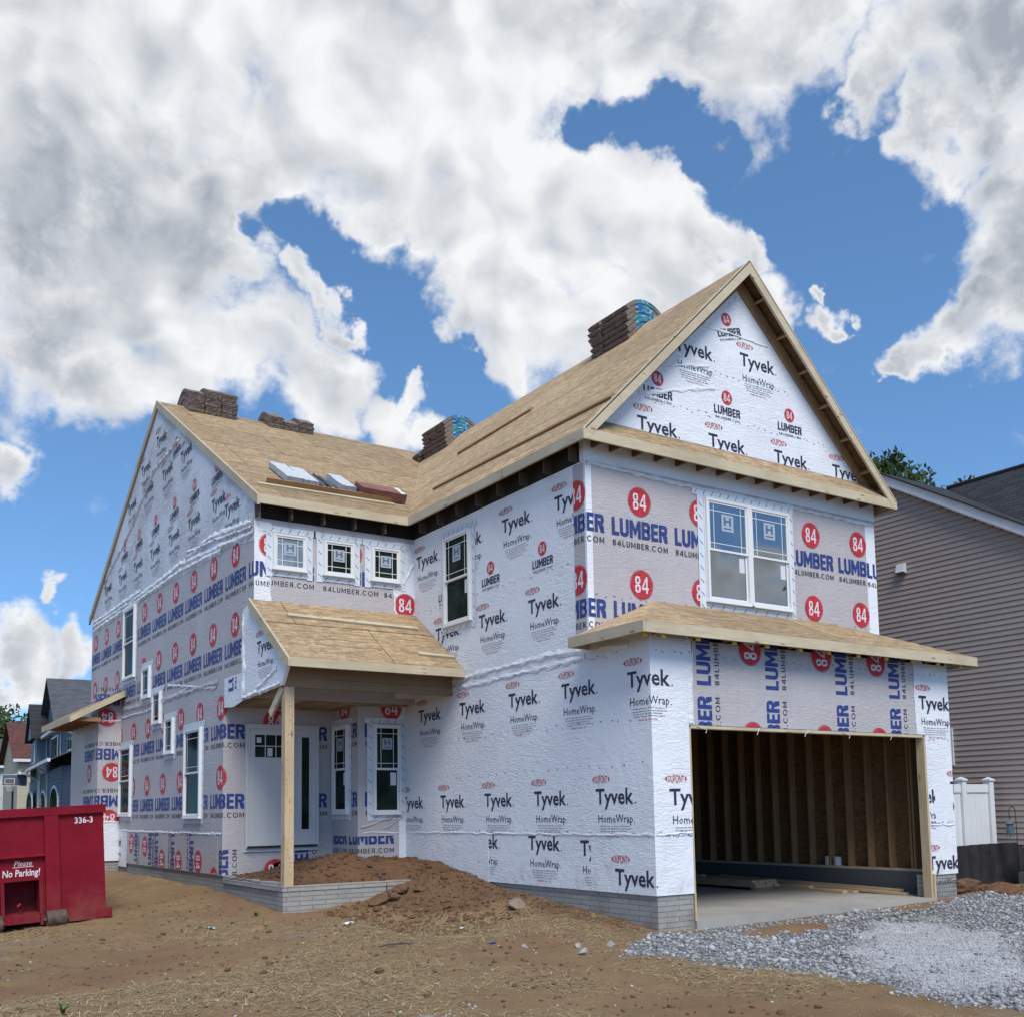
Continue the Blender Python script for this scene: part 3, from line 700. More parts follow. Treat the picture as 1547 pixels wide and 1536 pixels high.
for i, q in enumerate(([(-11.7, 5.84), (-8, 5.80), (-4, 5.86), (-2, 5.72), (0, 5.56)], [(-11.7, 5.72), (-8, 5.73), (-4, 5.74), (-1.6, 5.62)], [(-4.6, 5.85), (-2.2, 5.98), (-.1, 5.75)], [(-11.6, 5.92), (-7, 5.90)], [(-10.2, 6.85), (-8.2, 7.4), (-6.1, 8.3), (-4.2, 8.4)], [(-3.6, 6.0), (-1.8, 5.86), (-.1, 5.66)])):
    fold(mb, ML, q, M['tyvek'], .06 if i < 4 else .035, .03, 30+i)
fold(mb, ML1, [(-10, .77), (-5, .755), (0, .75)], M['tyvek'], .025, .01, 37); fold(mb, ML1, [(-9.6, 3.55), (-6.0, 3.42), (-3.5, 3.36), (-.3, 3.34)], M['greywrap'], .05, .014, 38); fold(mb, ML1, [(-8.2, 3.3), (-5.0, 3.24), (-2, 3.42)], M['tyvek_crumple'], .03, .012, 39); fold(mb, ML1, [(-3.4, 3.62), (-.4, 3.24)], M['tyvek_crumple'], .03, .01, 40)
# loose flap at the overhang corner
ML.slab(mb, [(-1.36, 2.86), (-1.38, 3.35), (-.45, 3.35), (-.42, 2.90), (-.9, 2.83)], .004, .010, M['tyvek'])
pf = Print(mb, ML, None, .0155); pf.lumber(-1.42, 3.62, [(0, 1, 3.33), (0, -1, -2.88), (-1, 0, 1.34), (1, 0, -.46)], rot=math.pi/2)
mb.build('left_gable_wall', house)

# --- main front, upper
mb = MB()
MF.slab(mb, rect(.1003, 2.88, 2.90, 5.80), -.10, -.0005, M['greywrap']); MF.slab(mb, rect(0.0, .275, 3, 5.75), 0, .0015, M['tyvek']); MF.slab(mb, rect(2.50, 2.88, 3, 5.72), 0, .0035, M['tyvek'])
pm = Print(mb, MF, None)
for zc in (5.372, 4.198):
    for u in rows[:2]: pm.lumber(u, zc, [(1, 0, .265), (-1, 0, 0)])
for u in (.51, 1.68, 2.80): pm.lumber(u, 5.40, cu(.275, 2.49))
pm.off = .0075; pm.lumber(2.70, 4.62, [(-1, 0, -2.51), (1, 0, 2.88)])
fold(mb, MF, [(.28, 5.72), (.275, 4.4)], M['tyvek'], .012, .008, 44); fold(mb, MF, [(2.47, 5.7), (2.5, 4.5)], M['tyvek'], .012, .01, 45); fold(mb, MF, [(2.6, 4.9), (2.86, 5.35)], M['tyvek'], .03, .02, 46)
mb.build('main_front_wall', house)
# --- entry: door wall, projecting room front and its side, overhang soffit
mb = MB()
DW.slab(mb, rect(.1003, -XL+XB, 0.06, 2.90), -.10, -.0005, M['greywrap'])
BS.slab(mb, rect(-(YD-Y1), 0, .06, 2.90), -.08, 0, M['greywrap']); BF.slab(mb, rect(.0803, -XB, .06, 2.90), -.08, -.0005, M['greywrap'])
pd = Print(mb, DW, None)
for zc in (2.872, 1.696):
    for k in (0, ): pd.lumber(YD-7.69, zc, [(1, 0, .37), (-1, 0, 0)])
    pd.lumber(1.36, zc, [(1, 0, 1.95), (-1, 0, -1.69)])
pd.lumber(.90, 2.66, cv(2.57, 3.0), word=False)
for u, zc in ((-.42, -.02), (1.0, .05)): pd.lumber(u, zc, [(0, 1, .58), (-1, 0, 0), (1, 0, 1.9), (0, -1, -.075)], rot=math.pi/2)
pd.lumber(.92, .10, [(0, 1, .36)], word=False)
pb = Print(mb, BF, BS)
for zc in (2.872, 1.696):
    for u in (.64, -.53): pb.lumber(u, zc, [(1, 0, -XB-.01), (-1, 0, YD-Y1-.01), (0, 1, 2.88)])
pb.lumber(.17, 1.055, [(0, 1, .67), (-1, 0, 1.0), (1, 0, .85)]); pb.lumber(-.95, 1.055, [(0, 1, .67), (-1, 0, 1.0)])
BF.slab(mb, rect(-XB-.13, -XB, .06, 2.9), 0, .0025, M['tyvek']); fold(mb, BF, [(.05, .82), (.75, 1.0)], M['greywrap'], .03, .014, 50); fold(mb, BF, [(.1, .73), (.8, .72)], M['tyvek'], .012, .006, 51); fold(mb, BF, [(.5, .78), (.85, .98)], M['greywrap'], .02, .012, 52)
mb.build('entry_wall', house)
mb = MB(); mb.box((XL+.01, YM+.01, 2.885), (-.11, YD-.01, 2.899), M['osb_x']); mb.build('overhang_soffit', house)

# --- rear bump-out with its little roof (left of the gable wall)
mb = MB(); AF = Plane((-3.37, 14.65, 0), (1, 0, 0), (0, -1, 0)); AL = Plane((-3.37, 14.65, 0), (0, -1, 0), (-1, 0, 0))
AF.slab(mb, rect(.0803, .49, .1, 3.25), -.08, -.0005, M['greywrap']); AF.slab(mb, [(.0803, 3.25), (.49, 3.25), (.49, 3.72), (.0803, 3.46)], -.08, 0, M['greywrap']); AL.slab(mb, rect(-2.9, 0, .1, 3.25), -.08, 0, M['greywrap'])
AF.slab(mb, rect(-.003, .488, .10, .95), 0, .003, M['tyvek']); AL.slab(mb, rect(-2.9, .003, .1, .95), 0, .003, M['tyvek'])
pa = Print(mb, AF, AL)
for u, zc in ((.30, 2.06), (-.85, 2.06), (.26, 1.02), (-.9, 1.02), (.18, 3.28)): pa.lumber(u, zc, [(1, 0, .487), (-1, 0, 2.8), (0, -1, -.95)], rot=math.pi)
pa.off = .0075; pa.tyvek(-.52, .55, [(1, 0, .48)], k=.8)
fold(mb, AF, [(0, .96), (.48, .95)], M['tyvek'], .02, .008, 55); fold(mb, AF, [(0, 3.2), (.48, 3.22)], M['tyvek'], .02, .01, 56)
mb.build('side_room_wall', house)
mb = MB(); mb.prism([(-4.0, 14.35, 3.27), (-2.884, 14.35, 3.87), (-2.884, 14.35, 3.89), (-4.0, 14.35, 3.29)], (0, 3.4, 0), M['osb_x']); mb.build('side_room_roof', house)
mb = MB(); mb.prism([(-4.0, 14.348, 3.14), (-2.886, 14.348, 3.735), (-2.886, 14.348, 3.872), (-4.0, 14.348, 3.275)], (0, -.04, 0), M['wood_x']); mb.box((-4.04, 14.309, 3.13), (-4.001, 17.7, 3.27), M['wood_y']); mb.build('side_room_fascia', house)
mb = MB()
mb.box((0, 0, 0), (.60, .04, .09), M['wood_in']); r0_ = mb.build('side_room_rafter', house, loc=(-3.98, 14.40, 3.16))
for k in range(1, 6):
    o = r0_.copy(); COL.objects.link(o); o.location = (-3.98, 14.40+.6*k, 3.16)
mb = MB(); mb.box((-3.55, 14.46, 3.18), (-3.45, 14.64, 3.245), M['yellow']); mb.build('hanger_foam', house)

# --- split-face block foundations
mb = MB(); BF_ = M['block']
mb.box((.035, .02, -1.4), (.20, 6.4, -.004), BF_); mb.box((.2005, .0205, -1.4), (XO0-.006, .30, -.004), BF_); mb.box((XO1+.034, .018, -1.4), (WG-.03, .30, -.004), BF_); mb.box((WG-.20, .30, -1.4), (WG-.03, 17.8, -.004), BF_)
mb.build('garage_foundation', house)
mb = MB(); mb.box((XL+.03, 5.0, -1.6), (XL+.2, YR-.03, .055), BF_); mb.box((-3.34, 14.68, -1.6), (XL+.028, YR-.1, .095), BF_); mb.build('main_foundation', house)
mb = MB(); mb.box((XL, 4.82, -1.6), (-.001, 5.0, -.05), BF_); mb.box((XL-.008, 4.812, -.05), (.0, 5.012, .018), M['block']); mb.box((XL-.008, 5.012, -.05), (XL+.20, 7.5, .018), M['block']); mb.build('porch_foundation', house)
# ------------------------------------------------------------------ roofs of the house
DK = .022
def deck(name, poly, m, m2=None):
    mb = MB(); mb.prism(poly, (0, 0, -DK), m2 or M['osb_in'], m); return mb.build(name, house)
EW, YW0, YME = -.21, .91, 5.92
zw = lambda x: ZE + (x-EW) if x <= WG/2 else ZE + (WG-EW-x)
zm = lambda y: ZE + .5925*(y-YME)
ZR = zw(WG/2); YV = YME + (ZR-ZE)/.5925
YRDG = YM+5.88; ZRM = zm(YRDG)
deck('wing_roof_deck', [(EW, YW0, ZE), (WG/2, YW0, ZR), (WG/2, YV, ZR), (EW, YME, ZE)], M['osb_y'])
deck('wing_roof_deck', [(WG/2, YW0, ZR), (WG-EW, YW0, ZE), (WG-EW, YME, ZE), (WG/2, YV, ZR)], M['osb_y'])
deck('main_roof_deck', [(XL-.02, YME, ZE), (EW, YME, ZE), (WG/2, YV, ZR), (WG-EW, YME, ZE), (WG-EW+.05, YRDG, ZRM), (XL-.02, YRDG, ZRM)], M['osb_x'])
deck('main_roof_deck', [(XL-.02, YRDG, ZRM), (WG-EW+.05, YRDG, ZRM), (WG-EW+.05, 2*YRDG-YME, ZE), (XL-.02, 2*YRDG-YME, ZE)], M['osb_x'])
# eave boards
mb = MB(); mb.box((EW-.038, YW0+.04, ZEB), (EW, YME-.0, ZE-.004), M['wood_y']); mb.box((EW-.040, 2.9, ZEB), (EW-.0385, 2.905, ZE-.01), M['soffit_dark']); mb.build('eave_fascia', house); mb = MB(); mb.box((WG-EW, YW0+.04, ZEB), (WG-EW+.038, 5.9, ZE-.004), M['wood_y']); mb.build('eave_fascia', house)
mb = MB(); mb.box((XL-.02, YME-.038, ZEB), (EW-.002, YME, ZE-.004), M['wood_x']); mb.build('eave_fascia', house)
mb = MB()
mb.prism([(EW-.038, YW0, ZE-.012+.0), (WG/2, YW0, ZR+.02), (WG/2, YW0, ZR-.20), (EW+.035, YW0, ZEB-.003), (EW-.038, YW0, ZEB-.003)], (0, .038, 0), M['wood_x'])
mb.build('barge_board', house)
mb = MB(); mb.prism([(WG/2, YW0+.0005, ZR+.02), (WG-EW+.038, YW0+.0005, ZE-.012), (WG-EW+.038, YW0+.0005, ZEB-.003), (WG-EW-.035, YW0+.0005, ZEB-.003), (WG/2, YW0+.0005, ZR-.20)], (0, .038, 0), M['wood_x']); mb.build('barge_board', house)
mb = MB(); mb.box((EW, YW0+.005, ZEB), (WG-EW, YW0+.038, ZE-.002), M['wood_x']); mb.build('gable_base_fascia', house)
mb = MB(); mb.prism([(EW+.05, YW0+.01, ZE), (WG-EW-.05, YW0+.01, ZE), (WG-.1, YU-.004, 6.405), (.1, YU-.004, 6.405)], (0, 0, -.018), M['osb_in'], M['osb_x']); mb.build('gable_base_roof', house)
mb = MB()
for a in (0, 1):
    f = (lambda x: x) if a == 0 else (lambda x: WG-x)
    P = [(f(.02), YU-.042, 6.34-.03), (f(WG/2), YU-.042, ZR-.10), (f(WG/2), YU-.042, ZR-.34), (f(.02)+(.20 if a == 0 else -.20), YU-.042, 6.33-.03)]
    mb.prism(P if a == 0 else P[::-1], (0, .038, 0), M['wood_in'])
mb.build('gable_wall_trim', house)
lk = None
def part_copy(src, loc, rot=None):
    o = src.copy(); COL.objects.link(o); o.location = loc
    if rot: o.rotation_euler = rot
    return o
mb = MB(); mb.box((-.019, 0, -.088), (.019, .26, -.002), M['wood_in']); lk = mb.build('lookout', house, loc=(WG, YW0+.039, zw(WG)-.03))
lk.rotation_euler = (0, rad(45), 0)
for x in [3.45+.47*k for k in range(6)]: part_copy(lk, (x, YW0+.039, zw(x)-.035), (0, rad(45), 0))
for x in [.35+.47*k for k in range(5)]: part_copy(lk, (x, YW0+.039, zw(x)-.035), (0, rad(-45), 0))
mb = MB(); mb.box((-.019, 0, 0), (.019, .258, .085), M['osb_in']); lk2 = mb.build('soffit_block', house, loc=(.12, YW0+.0395, 5.985))
for x in [.44+.41*k for k in range(14)]: part_copy(lk2, (x, YW0+.0395, 5.985))
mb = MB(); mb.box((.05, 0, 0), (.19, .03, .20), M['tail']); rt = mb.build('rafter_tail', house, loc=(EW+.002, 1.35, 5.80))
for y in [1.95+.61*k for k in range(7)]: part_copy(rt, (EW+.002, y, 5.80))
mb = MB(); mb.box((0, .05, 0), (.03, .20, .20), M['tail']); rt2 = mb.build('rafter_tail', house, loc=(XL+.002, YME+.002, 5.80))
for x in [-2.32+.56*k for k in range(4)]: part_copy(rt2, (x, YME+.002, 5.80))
mb = MB(); mb.box((.03, YU+.1, 5.79), (WG-.05, 17.8, 5.80), M['soffit_dark']); mb.box((XL+.1, YM+.1, 5.788), (.03, 17.8, 5.80), M['soffit_dark']); mb.box((.02, YU+.02, 5.8), (.04, 6.3, 6.2), M['soffit_dark']); mb.box((XL+.03, YM+.05, 5.8), (.02, YM+.07, 6.15), M['soffit_dark'])  # dark sheets added to block light and paint the shade behind the eaves
mb.build('attic_dark_backing', house)
# left rake board of the main roof
mb = MB()
def rake(mb, x, y0, z0, y1, z1, h, m, th=.04): mb.prism([(x, y0, z0), (x, y1, z1), (x, y1, z1-h), (x, y0, z0-h)], (th, 0, 0), m)
rake(mb, XL-.045, YME-.035, ZE-.012, YRDG, ZRM+.012, .165, M['wood_y']); mb.build('rake_board', house)
mb = MB(); rake(mb, XL-.0455, YRDG, ZRM+.012, 2*YRDG-YME+.03, ZE-.012, .165, M['wood_y']); mb.build('rake_board', house)
mb = MB(); rake(mb, XL-.022, YRDG+.3, ZRM-.28, 2*YRDG-YME-.2, ZE-.06, .03, M['soffit_dark'], .015); mb.build('rake_gap_shadow_strip', house) if False else None
# pent roof over the garage door
a_, b_, zf, zfb, za = .32, .27, 3.329, 3.183, 3.962
deck('pent_roof_deck', [(-a_, -b_, zf), (WG+a_, -b_, zf), (WG+a_-1.48, YU-.002, za), (-a_+1.48, YU-.002, za)], M['osb_x'])
deck('pent_roof_deck', [(-a_, -b_, zf), (-a_+1.48, YU-.002, za), (-a_, YU-.002, zf)], M['osb_y'])
deck('pent_roof_deck', [(WG+a_, -b_, zf), (WG+a_, YU-.002, zf), (WG+a_-1.48, YU-.002, za)], M['osb_y'])
mb = MB(); mb.box((-a_-.0, -b_-.038, zfb), (WG+a_+.0, -b_, zf-.006), M['wood_x']); mb.build('pent_fascia', house)
mb = MB(); mb.box((-a_-.038, -b_-.036, zfb), (-a_-.0005, YU, zf-.006), M['wood_y']); mb.prism([(-a_, YU+.0, zfb+.01), (-.004, YU, zfb+.01), (-.004, YU, zf+.10), (-a_, YU, zf-.02)], (0, .03, 0), M['wood_x']); mb.build('pent_fascia', house); mb = MB(); mb.box((WG+a_+.0005, -b_-.036, zfb), (WG+a_+.038, YU, zf-.006), M['wood_y']); mb.build('pent_fascia', house)
mb = MB(); mb.box((0, 0, 0), (.038, .225, .10), M['wood_in']); pr_ = mb.build('pent_rafter', house, loc=(.0, -b_+.002, zfb+.02))
mb = MB(); mb.box((-.01, -.0, -.045), (.055, .03, .02), M['yellow']); hg = mb.build('hanger_foam', house, loc=(-.02, -b_+.0, zfb))
for k in range(1, 11): part_copy(pr_, (.0+.61*k, -b_+.002, zfb+.02)); part_copy(hg, (-.02+.61*k+random.uniform(-.03, .03), -b_+.0+random.uniform(0, .01), zfb+random.uniform(-.0, .012)))
part_copy(hg, (-a_+.02, -b_+.02, zfb-.002)); part_copy(hg, (WG+a_-.06, -b_+.02, zfb-.004))
mb = MB(); mb.box((-.12, -.0, 3.20), (WG+.12, .01, 3.31), M['greywrap']); mb.build('pent_ledger', house)

# porch
XP, YP, zp, zpb, zpt = XL-.06, 4.46, 3.322, 3.188, 4.466
deck('porch_roof_deck', [(XP+.0, YP, zp), (-.002, YP, zp), (-.002, YM-.002, zpt), (XP+.0, YM-.002, zpt)], M['osb_x'])
mb = MB(); mb.box((XP, YP-.038, zpb), (-.004, YP, zp-.006), M['wood_x']); mb.build('porch_fascia', house)
mb = MB(); mb.prism([(XP-.0, YP-.036, zp-.02), (XP, YM-.004, zpt+.012), (XP, YM-.004, zpt-.15), (XP, YP+.12, zpb+.03), (XP, YP-.036, zpb)], (-.035, 0, 0), M['wood_y']); mb.build('porch_rake_board', house)
mb = MB(); mb.box((XL+.03, 4.83, 2.935), (.0, 4.93, 3.07), M['lvl']); mb.box((XL+.03, 4.832, 3.074), (.0, 4.93, 3.23), M['lvl']); mb.box((XL+.035, 4.826, 2.95), (XL+.72, 4.829, 3.22), M['lvl']); mb.build('porch_beam', house)
mb = MB(); mb.box((XL+.03, 4.932, 2.92), (XL+.16, YM+.3, 3.2), M['lvl'])
for k in range(4): mb.bar((XL+.3+.75*k, 4.6, 3.33), (XL+.3+.75*k, YM, 4.36), .04, .12, M['lvl'])
mb.build('porch_rafter', house)
mb = MB(); pw = [(-.41, 2.905), (1.29, 2.955), (1.50, 3.20), (1.56, 3.27), (0.02, 4.35), (-.10, 4.42), (-.42, 4.36)]
ML.slab(mb, pw, -.02, .03, M['tyvek'])
pp = Print(mb, ML, None, .035); pp.tyvek(.26, 3.55, [(1.158/1.67*1.0, 1, 4.36)], k=.93)
for i, q in enumerate(([(-.38, 4.3), (-.40, 3.6), (-.37, 2.95)], [(-.36, 3.8), (-.30, 3.4), (-.35, 3.0)], [(.3, 3.02), (1.1, 3.22)], [(-.4, 2.93), (1.25, 2.98)])): fold(mb, Plane(ML.o+ML.n*.026, ML.u, ML.n), q, M['tyvek'], .04, .025, 60+i)
mb.build('porch_side_wrap', house)
mb = MB(); mb.box((-2.855, 4.83, .019), (-2.715, 4.97, 2.934), M['wood_z'])
for k in range(26): 
    z = .1+2.7*random.random(); x = -2.84+.11*random.random(); mb.box((x, 4.8285, z), (x+.012, 4.8295, z+.012), M['osb_in'])
mb.build('porch_post', house)
mb = MB(); mb.bar((-2.86, 4.92, 2.93), (-2.90, 5.30, 2.56), .038, .13, M['wood_y'], (0, .6, .8)); mb.build('porch_brace', house)
# cleats nailed to the decks
def cleat(a, b, m, w=.085, h=.036, nrm=(0, 0, 1)):
    mb = MB(); mb.bar(a, b, w, h, m, nrm); return mb.build('roof_cleat', house)
nW, nM = Vector((-1, 0, 1)).normalized(), Vector((0, -.5925, 1)).normalized()
def onW(x, y, h=.02): return Vector((x, y, zw(x))) + nW*h
def onM(x, y, h=.02): return Vector((x, y, zm(y))) + nM*h
cleat(onW(1.72, 7.42), onW(1.86, 5.08), M['wood_in'], .09, .036, nW); cleat(onW(.50, 6.25), onW(.36, 1.0), M['wood_in'], .09, .036, nW)
cleat(onM(-2.70, 6.50), onM(-.16, 6.58), M['wood_x'], .09, .036, nM); cleat(onM(-2.48, 6.70, .045), onM(-.02, 6.76, .045), M['wood_in'], .04, .09, nM)
zpo = lambda x, y, h=.02: Vector((x, y, zp+(y-YP)*(zpt-zp)/(YM-YP))) + Vector((0, -.565, .825))*h
nP = Vector((0, -.565, .825))
cleat(zpo(-2.50, 5.68), zpo(-.22, 5.62), M['wood_x'], .085, .036, nP); cleat(zpo(-.66, 4.80), zpo(-.01, 4.78), M['wood_x'], .085, .036, nP)

# ------------------------------------------------------------------ windows
def window(pl, u0, u1, v0, v1, gl='glass', hung=True, sticker=True, tape=.10, off=.008, grid=True, label=None):
    mb = MB(); f = .042 if min(u1-u0, v1-v0) > .58 else .03; V_ = M['vinyl']
    pl.box(mb, u0, u0+f, v0, v1, off, .06, V_); pl.box(mb, u1-f, u1, v0, v1, off, .06, V_); pl.box(mb, u0+f, u1-f, v1-f, v1, off, .058, V_); pl.box(mb, u0+f, u1-f, v0, v0+f, off, .058, V_)
    pl.box(mb, u0-.025, u1+.025, v0-.022, v0-.0005, off, .075, V_); pl.box(mb, u0-.012, u0-.0005, v0, v1, off, .02, V_); pl.box(mb, u1+.0005, u1+.012, v0, v1, off, .02, V_); pl.box(mb, u0-.012, u1+.012, v1+.0005, v1+.012, off, .02, V_)
    w = mb.build('window', house)
    if label: w['label'] = label
    a, b, c, d = u0+f, u1-f, v0+f, v1-f
    mid = (c+d)/2 if hung else None; s_ = .030
    sb = MB(); up0 = mid-.012 if hung else c
    def ring(x0, x1, y0, y1, n0, n1):
        pl.box(sb, x0, x0+s_, y0, y1, n0, n1, V_); pl.box(sb, x1-s_, x1, y0, y1, n0, n1, V_); pl.box(sb, x0+s_, x1-s_, y1-s_, y1, n0, n1-.001, V_); pl.box(sb, x0+s_, x1-s_, y0, y0+s_, n0, n1-.001, V_)
    ring(a, b, up0, d, .022, .046)
    if hung: ring(a+.002, b-.002, c, mid+.010, .006, .020)
    sb.build('sash', w)
    gb = MB(); pl.box(gb, a+.01, b-.01, up0+.01, d-.01, .024, .030, M[gl])
    gb.build('pane', w)
    if hung: gb = MB(); pl.box(gb, a+.01, b-.01, c+.01, mid, .0085, .0125, M[gl]); gb.build('pane', w)
    if grid:
        g2 = MB(); iw = (b-a)-2*s_; gx = min(.09, iw*.2); t = .010
        for x in (a+s_+gx, b-s_-gx): pl.box(g2, x-t/2, x+t/2, up0+s_, d-s_, .0302, .034, V_)
        for y in (d-s_-gx*1.15, up0+s_+gx*1.0): pl.box(g2, a+s_, b-s_, y-t/2, y+t/2, .0302, .0345, V_)
        g2.build('grid', w)
    if sticker:
        sw = min(.25, (b-a)*.42); sx = (a+b)/2-sw*.5; sy = up0+(d-up0)*.60-sw*.5; q = MB()
        pl.box(q, sx, sx+sw, sy, sy+sw*1.02, .0346, .0352, M['sticker'])
        for x0, x1, y0, y1 in ((.2, .36, .36, .88), (.64, .80, .36, .88), (.36, .64, .56, .68), (.18, .82, .14, .22)): pl.box(q, sx+sw*x0, sx+sw*x1, sy+sw*y0, sy+sw*y1, .0354, .036, M['tick' if gl == 'glass' else 'glass_front'])
        q.build('sticker', w)
        if hung: q = MB(); pl.box(q, b-s_-.13, b-s_-.02, mid-.28, mid-.06, .0128, .0133, M['paper']); q.build('sticker', w)
    if tape:
        q = MB(); e = tape
        n1 = off+.0015
        pl.box(q, u0-e, u0-.013, v0-e*1.1, v1+.02, off, n1, M['tape']); pl.box(q, u1+.013, u1+e, v0-e*1.1, v1+.02, off, n1, M['tape']); pl.box(q, u0-e-.05, u1+e+.05, v1+.021, v1+e*1.05, off, n1, M['tape']); pl.box(q, u0-.0125, u1+.0125, v0-e*.95, v0-.0225, off, n1, M['tape'])
        tk = Print(q, pl, None, n1+.002); vs = []; fs = []
        def tick(x, y, a):
            c, s = math.cos(a), math.sin(a); pts = [(-.045, -.0), (-.03, -.012), (.035, .0), (.045, .012), (.034, .011), (-.03, -.002)]
            k = len(vs); vs.extend([(x+c*p-s*r, y+s*p+c*r) for p, r in pts]); fs.append(tuple(range(k, k+6)))
        y = v0-.02
        while y < v1: tick(u0-e*.52, y, -.95); tick(u1+e*.52, y+.03, -.95); y += .19
        x = u0-.02
        while x < u1+.06: tick(x, v1+e*.55, .85); x += .15
        x = u0+.05
        while x < u1: tick(x, v0-e*.6, .6); x += .21
        tk.put(vs, fs, M['tick'])
        q.build('flashing_tape', w)
    return w
window(UF, 2.19, 3.075, 4.07, 5.61, 'glass_front', tape=0); window(UF, 3.085, 3.97, 4.07, 5.61, 'glass_front', tape=0)
q = MB(); UF.box(q, 2.05, 2.175, 3.95, 5.63, .009, .0105, M['tape']); UF.box(q, 3.985, 4.09, 3.95, 5.63, .009, .0105, M['tape']); UF.box(q, 1.96, 4.11, 5.631, 5.735, .009, .0105, M['tape']); UF.box(q, 2.176, 3.984, 3.93, 4.045, .009, .0105, M['tape']); UF.box(q, 3.062, 3.098, 4.07, 5.61, .0, .064, M['vinyl'])
tk = Print(q, UF, None, .0125); vs = []; fs = []
def _tick(x, y, a):
    c, s = math.cos(a), math.sin(a); pts = [(-.05, 0), (-.033, -.012), (.038, 0), (.05, .013), (.037, .012), (-.033, -.001)]
    k = len(vs); vs.extend([(x+c*p-s*r, y+s*p+c*r) for p, r in pts]); fs.append(tuple(range(k, k+6)))
for k in range(13): _tick(2.03+.165*k, 5.685, .9)
for k in range(9): _tick(2.11, 3.98+.19*k, -.95); _tick(4.04, 4.02+.19*k, -.95)
for k in range(8): _tick(2.28+.23*k, 3.99, .7)
tk.put(vs, fs, M['tick']); q.build('flashing_tape', house)
window(GLU, -3.82, -2.99, 4.09, 5.56, tape=.12, off=.0085)
for a, b in ((.31, .87), (1.18, 1.72), (2.05, 2.585)): window(MF, a, b, 5.0, 5.575, gl='glass_light' if a < .5 else 'glass', hung=False, tape=.12, off=.0105)
window(BF, .282, .80, 1.05, 2.574, tape=.11); window(BS, -.956, -.347, 1.065, 2.59, tape=.11)
for a, b, c, d, hu in ((YM-14.47, YM-13.50, 4.10, 5.68, True), (YM-12.80, YM-12.20, 3.52, 4.16, False)): window(ML, a, b, c, d, hung=hu, sticker=False, tape=.11)
for a, b, c, d, hu in ((YD-11.92, YD-11.36, 2.92, 3.55, False), (YD-11.0, YD-10.44, 2.27, 2.94, False), (YD-9.66, YD-8.69, 1.03, 2.63, True), (YD-14.62, YD-13.62, 1.09, 2.60, True)):
    window(ML1, a, b, c, d, hung=hu, sticker=False, tape=.11)

# ------------------------------------------------------------------ entry door with side light
mb = MB(); V_ = M['doorpaint']
DW.box(mb, .375, .42, .50, 2.57, .004, .07, V_); DW.box(mb, 1.20, 1.25, .50, 2.53, .004, .068, V_); DW.box(mb, 1.64, 1.69, .50, 2.57, .004, .07, V_); DW.box(mb, .42, 1.64, 2.53, 2.57, .004, .068, V_); DW.box(mb, .36, 1.70, 2.571, 2.60, .004, .09, V_)
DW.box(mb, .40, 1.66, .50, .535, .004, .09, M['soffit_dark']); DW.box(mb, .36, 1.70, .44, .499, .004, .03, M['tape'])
fr = mb.build('door_frame', house)
mb = MB()
def panel_door(mb, u0, u1, v0, v1, holes, n0, n1, m):
    us = sorted(set([u0, u1]+[h[0] for h in holes]+[h[1] for h in holes])); vs_ = sorted(set([v0, v1]+[h[2] for h in holes]+[h[3] for h in holes]))
    for i in range(len(us)-1):
        for j in range(len(vs_)-1):
            c = ((us[i]+us[i+1])/2, (vs_[j]+vs_[j+1])/2)
            hh = [h for h in holes if h[0] < c[0] < h[1] and h[2] < c[1] < h[3]]
            DW.box(mb, us[i], us[i+1], vs_[j], vs_[j+1], n0, n1 - (hh[0][4] if hh else 0), m)
lt = [(.535+.19*i, .712+.19*i, 2.04+.20*j, 2.225+.20*j, .02) for i in range(3) for j in range(2)]
pnl = [(.535, .735, .70, 1.92, .008), (.775, .985, .70, 1.92, .008), (1.02, 1.095, .70, 1.92, .008)]
panel_door(mb, .422, 1.198, .537, 2.528, lt+pnl[:2], .01, .045, V_)
dr = mb.build('door', house)
g2 = MB()
for (a, b, c, d, e) in lt: DW.box(g2, a-.002, b+.002, c-.002, d+.002, .026, .0285, M['glass'])
g2.build('pane', dr)
g3 = MB(); DW.box(g3, .57, .65, 2.29, 2.38, .0287, .0292, M['paper']); g3.build('sticker', dr); g3 = MB(); DW.box(g3, .76, .85, 2.06, 2.2, .0287, .0292, M['paper']); g3.build('sticker', dr)
mb = MB(); panel_door(mb, 1.252, 1.638, .537, 2.528, [(1.375, 1.52, .80, 2.40, .02)], .01, .045, V_); sl_ = mb.build('side_light', house)
g2 = MB(); DW.box(g2, 1.374, 1.521, .798, 2.402, .026, .0285, M['glass']); g2.build('pane', sl_)
g2 = MB(); 
for a, b, c, d in ((1.345, 1.375, .77, 2.43), (1.52, 1.55, .77, 2.43), (1.375, 1.52, .77, .80), (1.375, 1.52, 2.40, 2.43)): DW.box(g2, a, b, c, d, .0455, .052, V_)
g2.build('trim', sl_)

